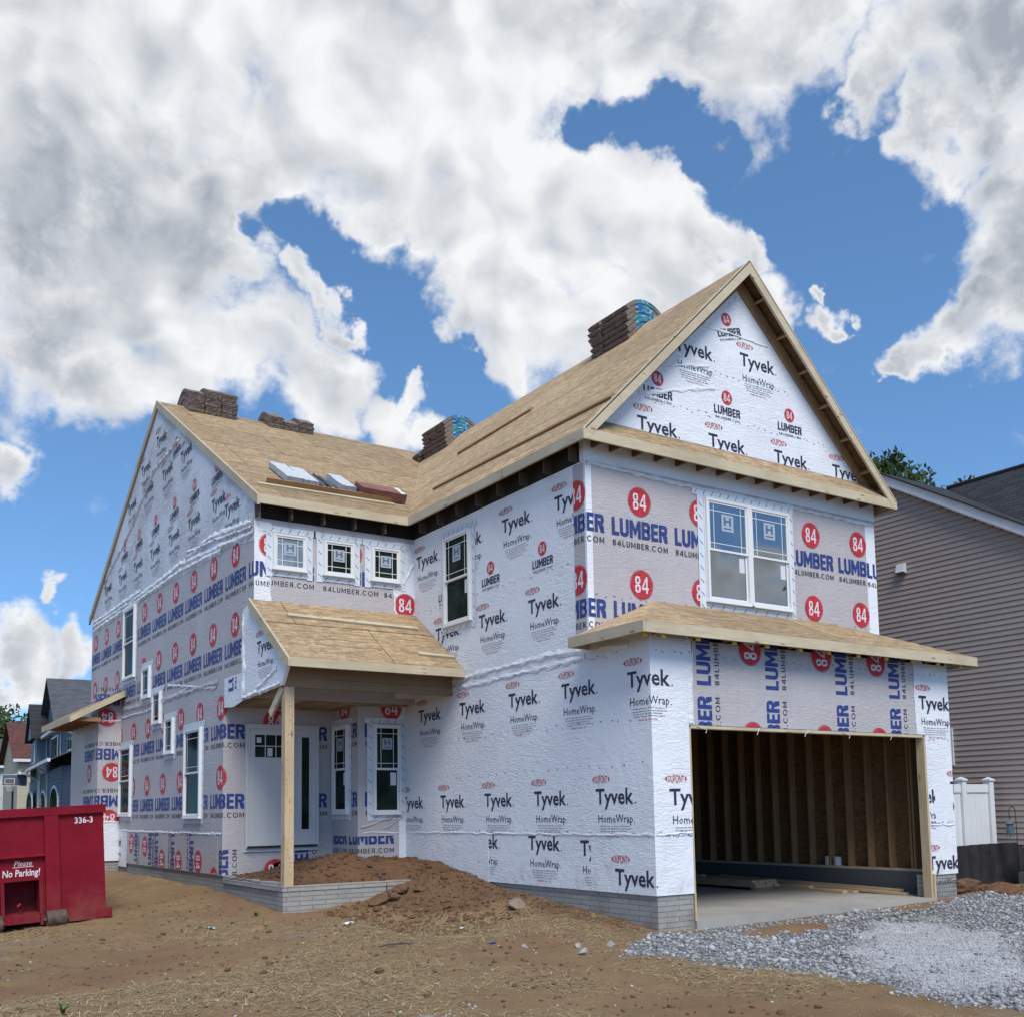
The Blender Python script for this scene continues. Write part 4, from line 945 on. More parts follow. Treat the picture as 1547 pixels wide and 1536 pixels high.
# ------------------------------------------------------------------ shingle bundles over the ridges
def shingle_mat():
    t = MT('brown_shingle_bundle', .9, .15); v = t.vec((2, 2, 1)); x, y, z = t.sep(t.vec())
    n = t.noise(t.vec((26, 26, 60)), 1, 5, .7); wv = t.noise(t.vec((3, 3, 85)), 1, 4, .6, .8)
    col = t.mix(t.ramp(wv, .35, .65), (.085, .068, .06), (.27, .21, .18)); col = t.mix(t.ramp(n, .35, .75, 0, .5), col, (.36, .30, .27))
    oi = t.N.new('ShaderNodeObjectInfo'); col = t.mix(t.ramp(oi.outputs['Random'], 0, 1, 0, .35), col, (.17, .135, .12))
    t.color(col); t.bump(t.math('ADD', n, t.math('MULTIPLY', wv, 2)), .5, .015); return t.mat
M['shingle'] = shingle_mat()
def wrapper_mat():
    t = MT('printed_bundle_wrapper', .3, .5); v = t.vec(); n = t.noise(t.vec((9, 9, 16)), 1, 4, .6, .5)
    col = t.mix(t.ramp(n, .42, .5, 0, 1), (.02, .10, .38), (.045, .24, .26)); col = t.mix(t.ramp(t.noise(t.vec((16, 16, 30)), 1, 3, .5), .58, .66), col, (.45, .5, .52)); col = t.mix(t.ramp(t.noise(t.vec((4, 4, 9)), 1, 2), .56, .60), col, (.03, .035, .04))
    t.color(col); t.bump(n, .4, .02); return t.mat
M['wrapper'] = wrapper_mat()
def bundle_mesh(name, slope, lvl, seed, L=.96, wd=.33, th=.072, r0=.10, blue=True, roof_gap=.006):
    """one bundle lying across a ridge; local x across the ridge, y along it, z up from the ridge line"""
    r = random.Random(seed); mb = MB(); h0 = roof_gap + lvl*(th+.004); a = math.atan(slope)
    R = r0 + h0; cz = -r0/math.cos(a)          # arc centre below the ridge so the arc is tangent to the slope
    n = 18; prof = []
    def at(s, k):        # point at arc length s from the top, height k above the lower face
        rr = R + .5*th; sa = rr*a
        if abs(s) <= sa: t = s/rr; d = Vector((math.sin(t), math.cos(t))); return Vector((0, cz)) + d*(R+k)
        sg = 1 if s > 0 else -1; d = Vector((math.sin(a)*sg, math.cos(a))); tn = Vector((math.cos(a)*sg, -math.sin(a)))
        return Vector((0, cz)) + d*(R+k) + tn*(abs(s)-sa)
    off = r.uniform(-.025, .025); cols = []
    for i in range(n+1):
        s = -L/2 + L*i/n + off; cols.append((at(s, 0), at(s, th*.5), at(s, th*r.uniform(.94, 1.0))))
    w2 = wd/2
    for i in range(n):
        mid = .30 < (i+.5)/n < .72 and blue
        for sy in (-1, 1):
            for k in (0, 1):
                bul = .006 if k == 0 else 0
                p = [cols[i][k], cols[i+1][k], cols[i+1][k+1], cols[i][k+1]]
                j = [r.uniform(-.004, .004) for _ in range(4)]
                q = [Vector((c.x, sy*(w2+.0), c.y)) for c in p]
                mb.face(q if sy < 0 else q[::-1], M['wrapper' if mid else 'shingle'])
        t0, t1 = cols[i][2], cols[i+1][2]; mt = M['wrapper' if mid else 'shingle']
        mb.face([(t0.x, -w2, t0.y), (t1.x, -w2, t1.y), (t1.x, w2, t1.y), (t0.x, w2, t0.y)], mt)
        t0, t1 = cols[i][0], cols[i+1][0]; mb.face([(t0.x, w2, t0.y), (t1.x, w2, t1.y), (t1.x, -w2, t1.y), (t0.x, -w2, t0.y)], M['shingle'])
    for c, sg in ((cols[0], -1), (cols[-1], 1)):   # ragged laminated ends
        m_ = 9; rows = []
        for k, q in enumerate(c):
            rows.append([Vector((q.x+sg*r.uniform(-.004, .016)*(1 if 0 < y < m_ else .3), -w2+wd*y/m_, q.y+r.uniform(-.006, .006)*(1 if 0 < y < m_ else 0))) for y in range(m_+1)])
        for k in (0, 1):
            for y in range(m_):
                p = [rows[k][y], rows[k][y+1], rows[k+1][y+1], rows[k+1][y]]; mb.face(p if sg > 0 else p[::-1], M['shingle'])
        for k, y0 in ((0, -w2), (0, w2)): pass
    return mb.build(name)
ORD = ['bottom', 'second', 'third', 'fourth', 'fifth', 'sixth', 'seventh', 'eighth']
def stack(ridge_pt, axis, slope, ncols, courses, where, colnames, group, seed, blue=True, skip=()):
    """axis = direction of the ridge (unit x or y)"""
    rot = 0 if axis == 'y' else math.pi/2
    for lv in range(courses):
        proto = None
        for c in range(ncols):
            if (lv, c) in skip: continue
            o = bundle_mesh('shingle_bundle', slope, lv, seed*100+lv*10+c, L=random.uniform(.93, .99), wd=random.uniform(.318, .336), blue=blue)
            d = (c-(ncols-1)/2)*.356 + random.uniform(-.014, .014)
            o.location = (ridge_pt[0], ridge_pt[1]+d, ridge_pt[2]) if axis == 'y' else (ridge_pt[0]+d, ridge_pt[1], ridge_pt[2])
            o.rotation_euler = (0, 0, rot + random.uniform(-.022, .022))
            lvn = 'top course' if lv == courses-1 else ORD[lv]+' course'
            tag(o, 'brown shingle bundle, %s, %s column, %s' % (lvn, colnames[c], where), 'shingle bundle', group)
# stacks on the ridges
stack((-1.85, YRDG, ZRM), 'x', .5925, 3, 6, 'tall stack on the main ridge', ('right', 'middle', 'left'), 'shingle bundles in the tall stack on the main ridge', 1, False, {(5, 0)})
stack((-.10, YRDG, ZRM), 'x', .5925, 3, 3, 'low stack on the main ridge', ('right', 'middle', 'left'), 'shingle bundles in the low stack on the main ridge', 2, False, {(2, 1)})
stack((WG/2, 3.88, ZR), 'y', 1.0, 3, 6, 'stack near the bare gable peak', ('near', 'middle', 'far'), 'shingle bundles in the stack near the gable peak', 3, True)
stack((WG/2, 10.08, ZR), 'y', 1.0, 3, 6, 'stack where two roofs meet', ('near', 'middle', 'far'), 'shingle bundles in the stack at the roof valley', 4, True)
for lv in (0, 1):
    o = bundle_mesh('shingle_bundle', 1.0, lv, 77+lv); o.location = (WG/2-.03, 10.98-.05*lv, ZR)
    tag(o, ('lower' if lv == 0 else 'upper')+' of two loose shingle bundles beside the stack where the roofs meet', 'shingle bundle', 'loose shingle bundles at the roof valley')

# ------------------------------------------------------------------ packages lying on the main roof
def roof_frame(x, y, h=0.0):
    up = nM; ax = Vector((1, 0, 0)); ay = up.cross(ax)
    return onM(x, y, h), ax, ay, up
def pack(name, x, y, w, l, h, lift, mats, label, cat, yaw=0.0, extra=None, group=None):
    p, ax, ay, up = roof_frame(x, y, lift)
    m3 = Matrix((ax, ay, up)).transposed() @ Matrix.Rotation(yaw, 3, 'Z')
    mb = MB(); r = random.Random(len(label)); n = 7
    def bul(i, j): return 0
    # soft sided pack: subdivided top with slight sag
    g = [[Vector((w*i/n + r.uniform(-.004, .004), l*j/n + r.uniform(-.004, .004), h + r.uniform(-.006, .006) - (.012 if i in (0, n) or j in (0, n) else 0))) for j in range(n+1)] for i in range(n+1)]
    for i in range(n):
        for j in range(n): mb.face([g[i][j], g[i+1][j], g[i+1][j+1], g[i][j+1]], mats[1] if (extra and i >= n-extra) else mats[0])
    for i in range(n):
        for j, s in ((0, 0), (n, 1)):
            a, b = g[i][j], g[i+1][j]; q = [Vector((a.x, a.y, 0)), Vector((b.x, b.y, 0)), b, a]; mb.face(q if not s else q[::-1], mats[2])
            a, b = g[j][i], g[j][i+1]; q = [Vector((a.x, a.y, 0)), Vector((b.x, b.y, 0)), b, a]; mb.face(q[::-1] if not s else q, mats[2])
    o = mb.build(name); mw = m3.to_4x4(); mw.translation = p; o.matrix_world = mw
    return tag(o, label, cat, group)
def plain(name, c1, c2, sc=8, rough=.5, spec=.4):
    t = MT(name, rough, spec); t.color(t.mix(t.ramp(t.noise(t.vec((sc, sc, sc)), 1, 4, .6), .35, .65), c1, c2)); t.bump(t.noise(t.vec((sc*2,)*3), 1, 3), .2, .01); return t.mat
M['silverpack'] = plain('silver_pack_film', (.46, .48, .51), (.60, .62, .65), 12, .4); M['printpack'] = plain('grey_print_film', (.26, .29, .33), (.50, .53, .57), 26, .45)
M['redpack'] = plain('red_brown_pack_film', (.20, .072, .058), (.27, .105, .085), 9, .45); M['reddark'] = plain('red_brown_carton', (.14, .055, .045), (.20, .08, .065), 14, .6)
M['darkmetal'] = plain('dark_drip_metal', (.02, .022, .026), (.05, .053, .06), 5, .35); M['greymetal'] = plain('grey_metal', (.25, .27, .30), (.34, .36, .39), 5, .35)
pack('shingle_pack', -2.05, 6.92, .30, .98, .11, .022, (M['silverpack'], M['printpack'], M['printpack']), 'silver wrapped pack at the left end of the row on the lower roof', 'roofing pack')
pack('shingle_pack', -1.74, 6.90, .28, .92, .105, .022, (M['silverpack'], M['printpack'], M['printpack']), 'silver wrapped pack with a dark hole mark, touching the leftmost pack on the roof', 'roofing pack')
pack('shingle_pack', -1.03, 6.90, .27, .80, .12, .022, (M['silverpack'], M['printpack'], M['printpack']), 'single silver pack between dark metal strips and the red brown pack', 'roofing pack')
pack('roll_carton', -.96+.25, 6.66+.08, .86, .42, .18, .022, (M['redpack'], M['paper'], M['reddark']), 'long red brown wrapped pack with a white end at the roof eave', 'carton', extra=1)
for k, (xx, mt, ll) in enumerate(((-1.44, 'darkmetal', 'leftmost'), (-1.345, 'greymetal', None), (-1.26, 'darkmetal', None), (-1.17, 'greymetal', 'rightmost'))):
    mb = MB(); p, ax, ay, up = roof_frame(xx, 6.92+.03*k, .022)
    a0, b0 = p, p+ay*(.95-.08*k)
    s1 = ax*.07; th = up*.05
    mb.prism([a0, a0+s1, a0+s1+up*.008, a0+up*.008], b0-a0, M[mt]); mb.prism([a0+up*.0085, a0+ax*.012+up*.0085, a0+ax*.012+th, a0+th], b0-a0, M[mt])
    o = mb.build('drip_edge_strip'); tag(o, ('%s dark metal edge strip lying between the silver packs' % ll if mt == 'darkmetal' and ll else ('second dark metal edge strip between the grey strips on the roof' if mt == 'darkmetal' else ('grey metal edge strip beside the single silver pack' if ll else 'grey metal edge strip between two dark strips on the roof'))), 'metal strip', 'metal edge strips on the lower roof')

# ------------------------------------------------------------------ garage contents
M['pile'] = wood('stacked_lumber', (.42, .30, .18), (.54, .41, .26), 'x')
def plank(a, b, w, h, label, rot=0):
    a, b = Vector(a), Vector(b); mb = MB(); d = b-a; L_ = d.length
    mb.box((0, -w/2, 0), (L_, w/2, h), M['pile']); o = mb.build('board'); o.location = a; o.rotation_euler = (0, -math.atan2(d.z, math.hypot(d.x, d.y)), math.atan2(d.y, d.x))
    return tag(o, label, 'board', 'loose lumber on the garage floor')
mats_ = []
zf_ = ZS+.001
heap = []
for lv in range(3):
    for j in range(4):
        y0 = 2.80+.04*lv+random.uniform(-.02, .03); heap.append((4.72+.145*j, y0, zf_+.045+.039*lv, 5.4-.1*j, .137, lv, j))
for (x, y0, z, y1, w, lv, j) in heap:
    plank((x, y0, z), (x+random.uniform(-.01, .01), y1+1.5, z), w, .038, '%s layer of the squared lumber pile in the garage, %s board' % (('bottom', 'middle', 'top')[lv], ('outermost', 'second', 'third', 'wall side')[j]))
for k, (x, y0, y1, z) in enumerate(((4.75, 2.84, 2.88, 0), (4.75, 5.0, 5.04, 0))):
    mb = MB(); mb.box((4.65, y0, ZS+.001), (5.3, y0+.09, ZS+.0445), M['wood_in']); tag(mb.build('board'), ('near' if k == 0 else 'far')+' cross piece under the squared lumber pile in the garage', 'board', 'loose lumber on the garage floor')
for k in range(5):
    plank((4.80+.11*k, 4.2+.35*k, zf_+.166+.04*(k % 2)), (4.86+.10*k, 7.0, zf_+.166+.04*(k % 2)), .09, .038, 'narrow board lying askew on top of the squared lumber pile, number %s from the outside' % ('one', 'two', 'three', 'four', 'five')[k])
lb = ['long board nearest the doorway in the spread out lumber', 'long board second from the doorway in the spread out lumber', 'board reaching farthest toward the right doorway post', 'board leaning up on the spread out lumber by the curb', 'short offcut at the end of the spread out lumber', 'upper long board of the spread out lumber']
for k, (x0, y0, x1, y1, z0, z1) in enumerate(((5.30, 1.50, 5.34, 5.2, 0, 0), (5.42, 1.38, 5.46, 5.3, 0, 0), (5.56, .55, 5.55, 4.4, 0, .08), (5.68, .72, 5.66, 4.6, .04, .11), (5.20, 1.42, 5.21, 1.8, 0, 0), (5.32, 2.2, 5.40, 5.4, .04, .04))):
    plank((x0, y0, zf_+z0), (x1, y1, zf_+z1), .12 if k != 4 else .1, .038, lb[k])
M['galv'] = plain('galvanised_tin', (.42, .44, .45), (.55, .57, .58), 6, .3, .6)
for k, y in enumerate((2.12, 2.30)):
    mb = MB(); mb.tube([(0, 0, 0), (0, 0, .15)], .07, M['galv'], 20)
    for z in (.004, .146): mb.tube([(0, 0, z-.004), (0, 0, z+.004)], .073, M['galv'], 20)
    o = mb.build('paint_can'); o.location = (5.91, y, .0555); o.parent = None; tag(o, ('grey tin can on the garage wall ledge, nearer the doorway' if k == 0 else 'grey tin can on the garage wall ledge, deeper inside'), 'can')

# ------------------------------------------------------------------ red roll-off dumpster
def paint_red():
    t = MT('worn_red_paint', .6, .18); v = t.vec(); n = t.noise(v, 2.2, 6, .65)
    col = t.mix(t.ramp(n, .3, .7), (.165, .003, .013), (.215, .006, .020))
    ch = t.ramp(t.noise(t.vec((9, 9, 5)), 1, 6, .7), .66, .71); col = t.mix(t.math('MULTIPLY', ch, .8), col, (.10, .028, .028))
    st = t.ramp(t.noise(t.vec((14, 14, .8)), 1, 4, .6), .56, .75, 0, .55); col = t.mix(st, col, (.10, .012, .018))
    x, y, z = t.sep(v); dust = t.math('MULTIPLY', t.ramp(z, .1, .75, .55, 0), t.ramp(n, .4, .65)); col = t.mix(dust, col, (.19, .085, .06))
    t.color(col); t.bump(t.math('ADD', t.noise(v, 1.4, 3), t.math('MULTIPLY', t.noise(v, 30, 4), .06)), .6, .05); return t.mat
M['redpaint'] = paint_red(); M['rust'] = plain('rusty_steel', (.055, .032, .028), (.12, .075, .06), 9, .7); M['decal'] = plain('white_decal', (.60, .56, .58), (.72, .70, .70), 14, .5)
dump = empty('dumpster', (-6.0, 6.82, -.535), 'red roll off dumpster with ribbed end and white lettering', 'dumpster', rot=(0, -rad(2.9), 0))
HW, DL, Z0, Z1 = 1.14, 6.2, .18, 1.74
mb = MB(); R_ = M['redpaint']; t_ = .05
# end wall with the pocket, side walls, floor, back
mb.box((-HW, 0, Z0), (-.235, t_, Z1-.1), R_); mb.box((.225, 0, Z0), (HW, t_, Z1-.1), R_); mb.box((-.235, 0, .70), (.225, t_, Z1-.1), R_); mb.box((-.235, 0, Z0), (.225, t_, .235), R_)
mb.box((-.235, .45, .2), (.225, .49, .72), R_); mb.box((-.275, t_, .2), (-.236, .45, .72), R_); mb.box((.226, t_, .2), (.265, .45, .72), R_); mb.box((-.235, t_, .701), (.225, .45, .735), R_); mb.box((-.235, t_+.001, .2), (.225, .45, .235), R_)
mb.box((-HW, t_, Z0), (-HW+t_, DL, Z1-.1), R_); mb.box((HW-t_, t_, Z0), (HW, DL, Z1-.1), R_); mb.box((-HW+t_, .5, Z0), (HW-t_, DL, Z0+.04), R_); mb.box((-HW+t_, DL-t_, Z0+.04), (HW-t_, DL, Z1-.1), R_)
body = mb.build('body', dump)
mb = MB()
for a, b in (((-HW-.03, -.05, Z1-.12), (HW+.03, .06, Z1)), ((-HW-.03, .061, Z1-.12), (-HW+.06, DL, Z1-.002)), ((HW-.06, .061, Z1-.12), (HW+.03, DL, Z1-.002)), ((-HW+.061, DL-.1, Z1-.12), (HW-.061, DL, Z1-.002))): mb.box(a, b, R_)
mb.build('rim', dump)
mb = MB()
mb.box((-HW-.02, -.085, .06), (-.24, -.001, .20), R_); mb.box((.225, -.085, .06), (HW+.07, -.001, .20), R_); mb.box((-.235, -.06, .10), (.22, -.002, .205), R_); mb.box((-HW, .002, .10), (HW, DL, .179), R_)
mb.build('bottom_rail', dump)
for x0, x1 in ((-.47, -.31), (.31, .50)):
    mb = MB(); mb.hexa([(x0, -.075, .205), (x1, -.075, .205), (x1, -.001, .205), (x0, -.001, .205), (x0, -.055, Z1-.125), (x1, -.055, Z1-.125), (x1, -.001, Z1-.125), (x0, -.001, Z1-.125)], R_); mb.build('rib', dump)
    xx = x0+.005 if x0 > 0 else x1-.03
    mb = MB(); mb.prism([(xx, -.086, .205), (xx, -.23, .02), (xx, -.23, -.0), (xx, -.086, .03)], (.02, 0, 0), R_); mb.build('roller_bracket', dump)
mb = MB(); mb.prism([(-.31, -.001, 1.075), (-.31, -.07, 1.055), (-.31, -.07, 1.04), (-.31, -.001, 1.03)], (.62, 0, 0), R_); mb.build('shelf_rib', dump)
mb = MB(); mb.box((-.285, -.03, .205), (-.236, -.0015, .74), R_); mb.box((.226, -.03, .205), (.275, -.0015, .74), R_); mb.box((-.235, -.03, .702), (.225, -.0015, .74), R_); mb.build('pocket_frame', dump)
mb = MB(); mb.tube([(-.02, .05, .24), (-.02, .04, .33), (-.04, -.02, .37), (-.07, -.03, .34)], .022, R_, 8); mb.build('cable_hook', dump)
for x in (-.42, .42):
    mb = MB(); mb.tube([(x-.13, -.13, .13), (x+.13, -.13, .13)], .125, M['rust'], 20); mb.tube([(x-.17, -.13, .13), (x+.17, -.13, .13)], .03, M['rust'], 10); mb.build('roller', dump)
for x in (-.98, .86):
    mb = MB(); mb.tube([(x-.16, .25, .12), (x+.16, .25, .12)], .118, M['black'], 18); mb.build('roller', dump)
for y in [.9+.75*k for k in range(7)]:
    for sx in (-1, 1):
        mb = MB(); mb.box((sx*HW, y, .2) if sx > 0 else (-HW-.06, y, .2), (HW+.06, y+.12, Z1-.12) if sx > 0 else (-HW, y+.12, Z1-.12), R_); mb.build('side_rib', dump)
mb = MB(); FP = Plane((0, 0, 0), (1, 0, 0), (0, -1, 0)); pd_ = Print(mb, FP, None, .003)
pd_.text('336-3', M['decal'], .735, 1.475, .255, .092, .02, res=2)
pd_.off = .004; pd_.text('No Parking!', M['decal'], -.255, .77, .50, .10, .018, rot=.0, shear=.12); pd_.text('Please', M['decal'], -.10, .918, .24, .075, .0, shear=.3); pd_.rects([(-.12, .898, .16, .906)], M['decal'])
mb.build('lettering', dump)

# ------------------------------------------------------------------ neighbour on the right: taupe lap siding
def siding_mat(name, c1, c2):
    t = MT(name, .55, .3); t.color(t.mix(t.ramp(t.noise(t.vec((.6, .6, 7)), 1, 4, .6), .35, .65), c1, c2)); t.bump(t.noise(t.vec((2, 2, 60)), 1, 4), .12, .01); return t.mat
M['taupe'] = siding_mat('taupe_vinyl_siding', (.345, .282, .245), (.38, .315, .278)); M['trimwhite'] = plain('white_trim', (.62, .63, .65), (.70, .71, .72), 3)
def shingles(name, c1, c2, mort, along):
    t = MT(name, .85, .2); x, y, z = t.sep(t.vec()); br = t.N.new('ShaderNodeTexBrick'); t.L.new(t.comb({'x': x, 'y': y}[along], z, 0.0), br.inputs['Vector'])
    br.inputs['Scale'].default_value = 1; br.inputs['Brick Width'].default_value = .30; br.inputs['Row Height'].default_value = .085; br.inputs['Mortar Size'].default_value = .008; br.inputs['Bias'].default_value = -.1
    br.inputs['Color1'].default_value = c1+(1,); br.inputs['Color2'].default_value = c2+(1,); br.inputs['Mortar'].default_value = mort+(1,)
    n = t.noise(t.vec(), 55, 4, .7); t.color(t.mix(t.ramp(n, .35, .75, 0, .5), br.outputs['Color'], tuple(q*1.7 for q in c2))); t.bump(t.math('ADD', t.math('MULTIPLY', br.outputs['Fac'], -1), t.math('MULTIPLY', n, .5)), .6, .02); return t.mat
M['darkroof_x'] = shingles('charcoal_shingles', (.022, .023, .027), (.042, .044, .05), (.010, .010, .012), 'x'); M['darkroof_y'] = shingles('charcoal_shingles_side', (.022, .023, .027), (.042, .044, .05), (.010, .010, .012), 'y')
def lap(mb, y0, y1, z0, z1, mat, ex=.1045, xw=9.8, top=None):
    """lap courses on a wall that faces -x: each course leans out at its foot"""
    z = z0
    while z < z1:
        za, zb = z, min(z+ex, z1); ya, yb = y0, y1
        if top:
            yb_, yt = top(zb); ya, yb = max(y0, yb_), min(y1, yt)
            if yb-ya < .05: break
        mb.face([(xw-.022, yb, za), (xw-.022, ya, za), (xw-.004, ya, zb), (xw-.004, yb, zb)], mat)
        mb.face([(xw, yb, za+.0005), (xw, ya, za+.0005), (xw-.022, ya, za), (xw-.022, yb, za)], mat)
        z = zb
nb = empty('neighbour_house', (9.8, 6, -.5), 'taupe sided house with charcoal roof close on the right', 'house')
NB0 = Vector((-9.8, -6, .5))
def nbuild(mb, name, parent=None): o = mb.build(name, parent or nb); o.location = NB0 if parent is None else (0, 0, 0); return o
zr0 = lambda y: 6.16 + .597*(y-.73)
YN = 3.7
mb = MB(); lap(mb, -.3, 8.0, .30, 9.6, M['taupe'], top=lambda z: ((z-6.0)/.597+.73 if z > 5.4 else -.3, 2*YN-((z-6.0)/.597+.73) if z > 5.4 else 8.0))
mb.box((9.79, -.3, -.6), (10.0, 8.0, .298), M['blockin']); mb.box((9.85, -.3, .30), (9.95, 8.0, 5.4), M['taupe']); nbuild(mb, 'siding_wall')
mb = MB(); mb.box((9.83, -.3, .2), (17.5, -.25, 5.5), M['taupe']); nbuild(mb, 'front_wall')
mb = MB()
for s in (1, -1):
    f = (lambda y: y) if s > 0 else (lambda y: 2*YN-y)
    P = [(9.62, f(-.6), zr0(-.6)), (9.62, f(YN), zr0(YN)), (9.62, f(YN), zr0(YN)-.20), (9.62, f(-.6), zr0(-.6)-.20)]
    mb.prism(P, (.03, 0, 0), M['trimwhite'])
    mb.prism([(9.651, f(-.6), zr0(-.6)-.205), (9.651, f(YN), zr0(YN)-.205), (9.651, f(YN), zr0(YN)-.225), (9.651, f(-.6), zr0(-.6)-.225)], (.15, 0, 0), M['trimwhite'])
nbuild(mb, 'rake_trim')
mb = MB()
mb.prism([(9.58, -.62, zr0(-.62)+.03), (18, -.62, zr0(-.62)+.03), (18, YN, zr0(YN)+.03), (9.58, YN, zr0(YN)+.03)], (0, 0, -.03), M['darkroof_x']); mb.prism([(9.58, YN, zr0(YN)+.03), (18, YN, zr0(YN)+.03), (18, 2*YN+.62, zr0(-.62)+.03), (9.58, 2*YN+.62, zr0(-.62)+.03)], (0, 0, -.03), M['darkroof_x'])
nbuild(mb, 'main_roof')
mb = MB(); zrw = 7.985
mb.prism([(12.05, -4.5, zrw), (12.05, 3.72, zrw), (10.2, .62, 6.13), (10.2, -4.5, 6.13)], (0, 0, -.03), M['darkroof_y']); mb.prism([(12.05, -4.5, zrw), (13.9, -4.5, 6.13), (13.9, .62, 6.13), (12.05, 3.72, zrw)], (0, 0, -.03), M['darkroof_y'])
mb.tube([(12.05, -4.5, zrw+.01), (12.05, 3.7, zrw+.01)], .05, M['darkroof_y'], 8); nbuild(mb, 'wing_roof')
mb = MB(); lap(mb, -4.2, -.31, .3, 6.0, M['taupe'], xw=10.498); mb.box((10.5, -4.2, -.5), (13.6, -.31, 6.0), M['taupe']); mb.prism([(10.5, -4.2, 6.0), (13.6, -4.2, 6.0), (12.05, -4.2, 7.6)], (0, .05, 0), M['taupe']); nbuild(mb, 'wing_wall')
mb = MB(); mb.box((9.755, 2.40, 1.80), (9.797, 2.48, 2.52), M['trimwhite']); mb.box((9.755, 3.42, 1.80), (9.797, 3.50, 2.52), M['trimwhite']); mb.box((9.753, 2.482, 2.45), (9.797, 3.418, 2.52), M['trimwhite']); mb.box((9.75, 2.482, 1.80), (9.797, 3.418, 1.87), M['trimwhite']); w = nbuild(mb, 'window')
g2 = MB(); g2.box((9.775, 2.48, 1.87), (9.785, 3.42, 2.45), M['glass']); nbuild(g2, 'pane', w)
mb = MB(); mb.prism([(9.775, 3.23, 5.75), (9.665, 3.23, 5.77), (9.70, 3.23, 5.93), (9.775, 3.23, 5.96)], (0, .19, 0), M['trimwhite']); mb.box((9.68, 3.235, 5.735), (9.775, 3.415, 5.749), M['blockin']); nbuild(mb, 'dryer_vent')

# white vinyl fence with its gate, black silt fence, hook with feeder, brown pot
wf = empty('vinyl_fence', (9.0, 1.55, -.42), 'white vinyl privacy fence with capped posts against the taupe siding', 'fence')
def fbuild(mb, n): o = mb.build(n, wf); o.location = (-9.0, -1.55, .42); return o
Wv = plain('white_vinyl', (.62, .645, .67), (.67, .69, .71), 2, .35); M['wv'] = Wv
for x in (6.5, 8.66, 9.50):
    mb = MB(); mb.box((x-.065, 1.485, -.45), (x+.065, 1.615, 1.47), Wv); mb.hexa([(x-.085, 1.465, 1.471), (x+.085, 1.465, 1.471), (x+.085, 1.635, 1.471), (x-.085, 1.635, 1.471), (x-.085, 1.465, 1.50), (x+.085, 1.465, 1.50), (x+.085, 1.635, 1.50), (x-.085, 1.635, 1.50)], Wv); mb.mesh([(x-.08, 1.47, 1.5), (x+.08, 1.47, 1.5), (x+.08, 1.63, 1.5), (x-.08, 1.63, 1.5), (x, 1.55, 1.545)], [(0, 1, 4), (1, 2, 4), (2, 3, 4), (3, 0, 4)], Wv); fbuild(mb, 'post')
for a, b in ((6.57, 8.59), (8.73, 9.43)):
    mb = MB(); mb.box((a, 1.535, -.3), (b, 1.565, 1.30), Wv); mb.box((a, 1.515, 1.26), (b, 1.585, 1.41), Wv); mb.box((a, 1.515, -.36), (b, 1.585, -.22), Wv)
    x = a+.15
    while x < b-.05: mb.box((x-.004, 1.532, -.2), (x+.004, 1.5345, 1.25), M['paper']); x += .16
    fbuild(mb, 'panel')
mb = MB(); P = [(6.15, .9), (7.5, 1.0), (8.4, 1.22), (9.0, 1.30), (9.6, 1.25), (9.76, 1.2)]; M['silt'] = plain('black_silt_fabric', (.012, .012, .014), (.026, .026, .03), 5, .7)
pts = []
for i in range(len(P)-1):
    for k in range(8): t = k/8; pts.append((P[i][0]+(P[i+1][0]-P[i][0])*t, P[i][1]+(P[i+1][1]-P[i][1])*t+.025*math.sin((i*8+k)*1.3)))
pts.append(P[-1])
for (x0, y0), (x1, y1) in zip(pts[:-1], pts[1:]): mb.hexa([(x0, y0, -.6), (x1, y1, -.6), (x1, y1+.012, -.6), (x0, y0+.012, -.6), (x0, y0, .34), (x1, y1, .335), (x1, y1+.012, .335), (x0, y0+.012, .34)], M['silt'])
sf = mb.build('silt_fence'); tag(sf, 'low black fabric silt fence below the white fence', 'silt fence')
mb = MB()
for x, y in ((6.3, .97), (8.0, 1.16), (9.3, 1.34)):
    mb = MB(); mb.box((x-.02, y-.03, -.7), (x+.02, y-.005, .33), M['wood_in']); mb.build('stake', sf)
M['iron'] = MT('black_iron', .5, .4).color((.018, .018, .02)).mat; M['feeder'] = plain('blue_grey_feeder', (.06, .095, .12), (.10, .14, .17), 8, .4)
hk = empty('shepherd_hook', (9.42, 1.0, -.4), 'black iron shepherd hook leaning before the taupe siding', 'garden hook')
mb = MB(); q = [(0, 0, -.3), (-.01, 0, .9)] + [(-.02-.10+.10*math.cos(a), 0, 1.28+.12*math.sin(a)+(.0)) for a in [0, .5, 1.0, 1.57, 2.1, 2.7, 3.1]] + [(-.20, 0, 1.18), (-.23, 0, 1.17)]
mb.tube(q, .008, M['iron'], 7); mb.build('rod', hk)
fd = empty('bird_feeder', (9.20, 1.0, .52), 'small blue grey bird feeder hanging from the black hook', 'bird feeder')
mb = MB(); mb.tube([(0, 0, 0), (0, 0, .17)], .065, M['feeder'], 14); mb.tube([(0, 0, .17), (0, 0, .21), (0, 0, .25)], [.085, .05, .01], M['feeder'], 14); mb.tube([(0, 0, .24), (.0, 0, .27)], .006, M['iron'], 6); mb.build('reservoir', fd)
for k in range(4):
    a = k*math.pi/2+.4; mb = MB(); mb.tube([(.05*math.cos(a), .05*math.sin(a), .0), (.05*math.cos(a), .05*math.sin(a), -.07)], .007, M['feeder'], 6); mb.build('perch', fd)
M['terracotta'] = plain('brown_bucket', (.19, .11, .055), (.24, .14, .075), 6, .6)
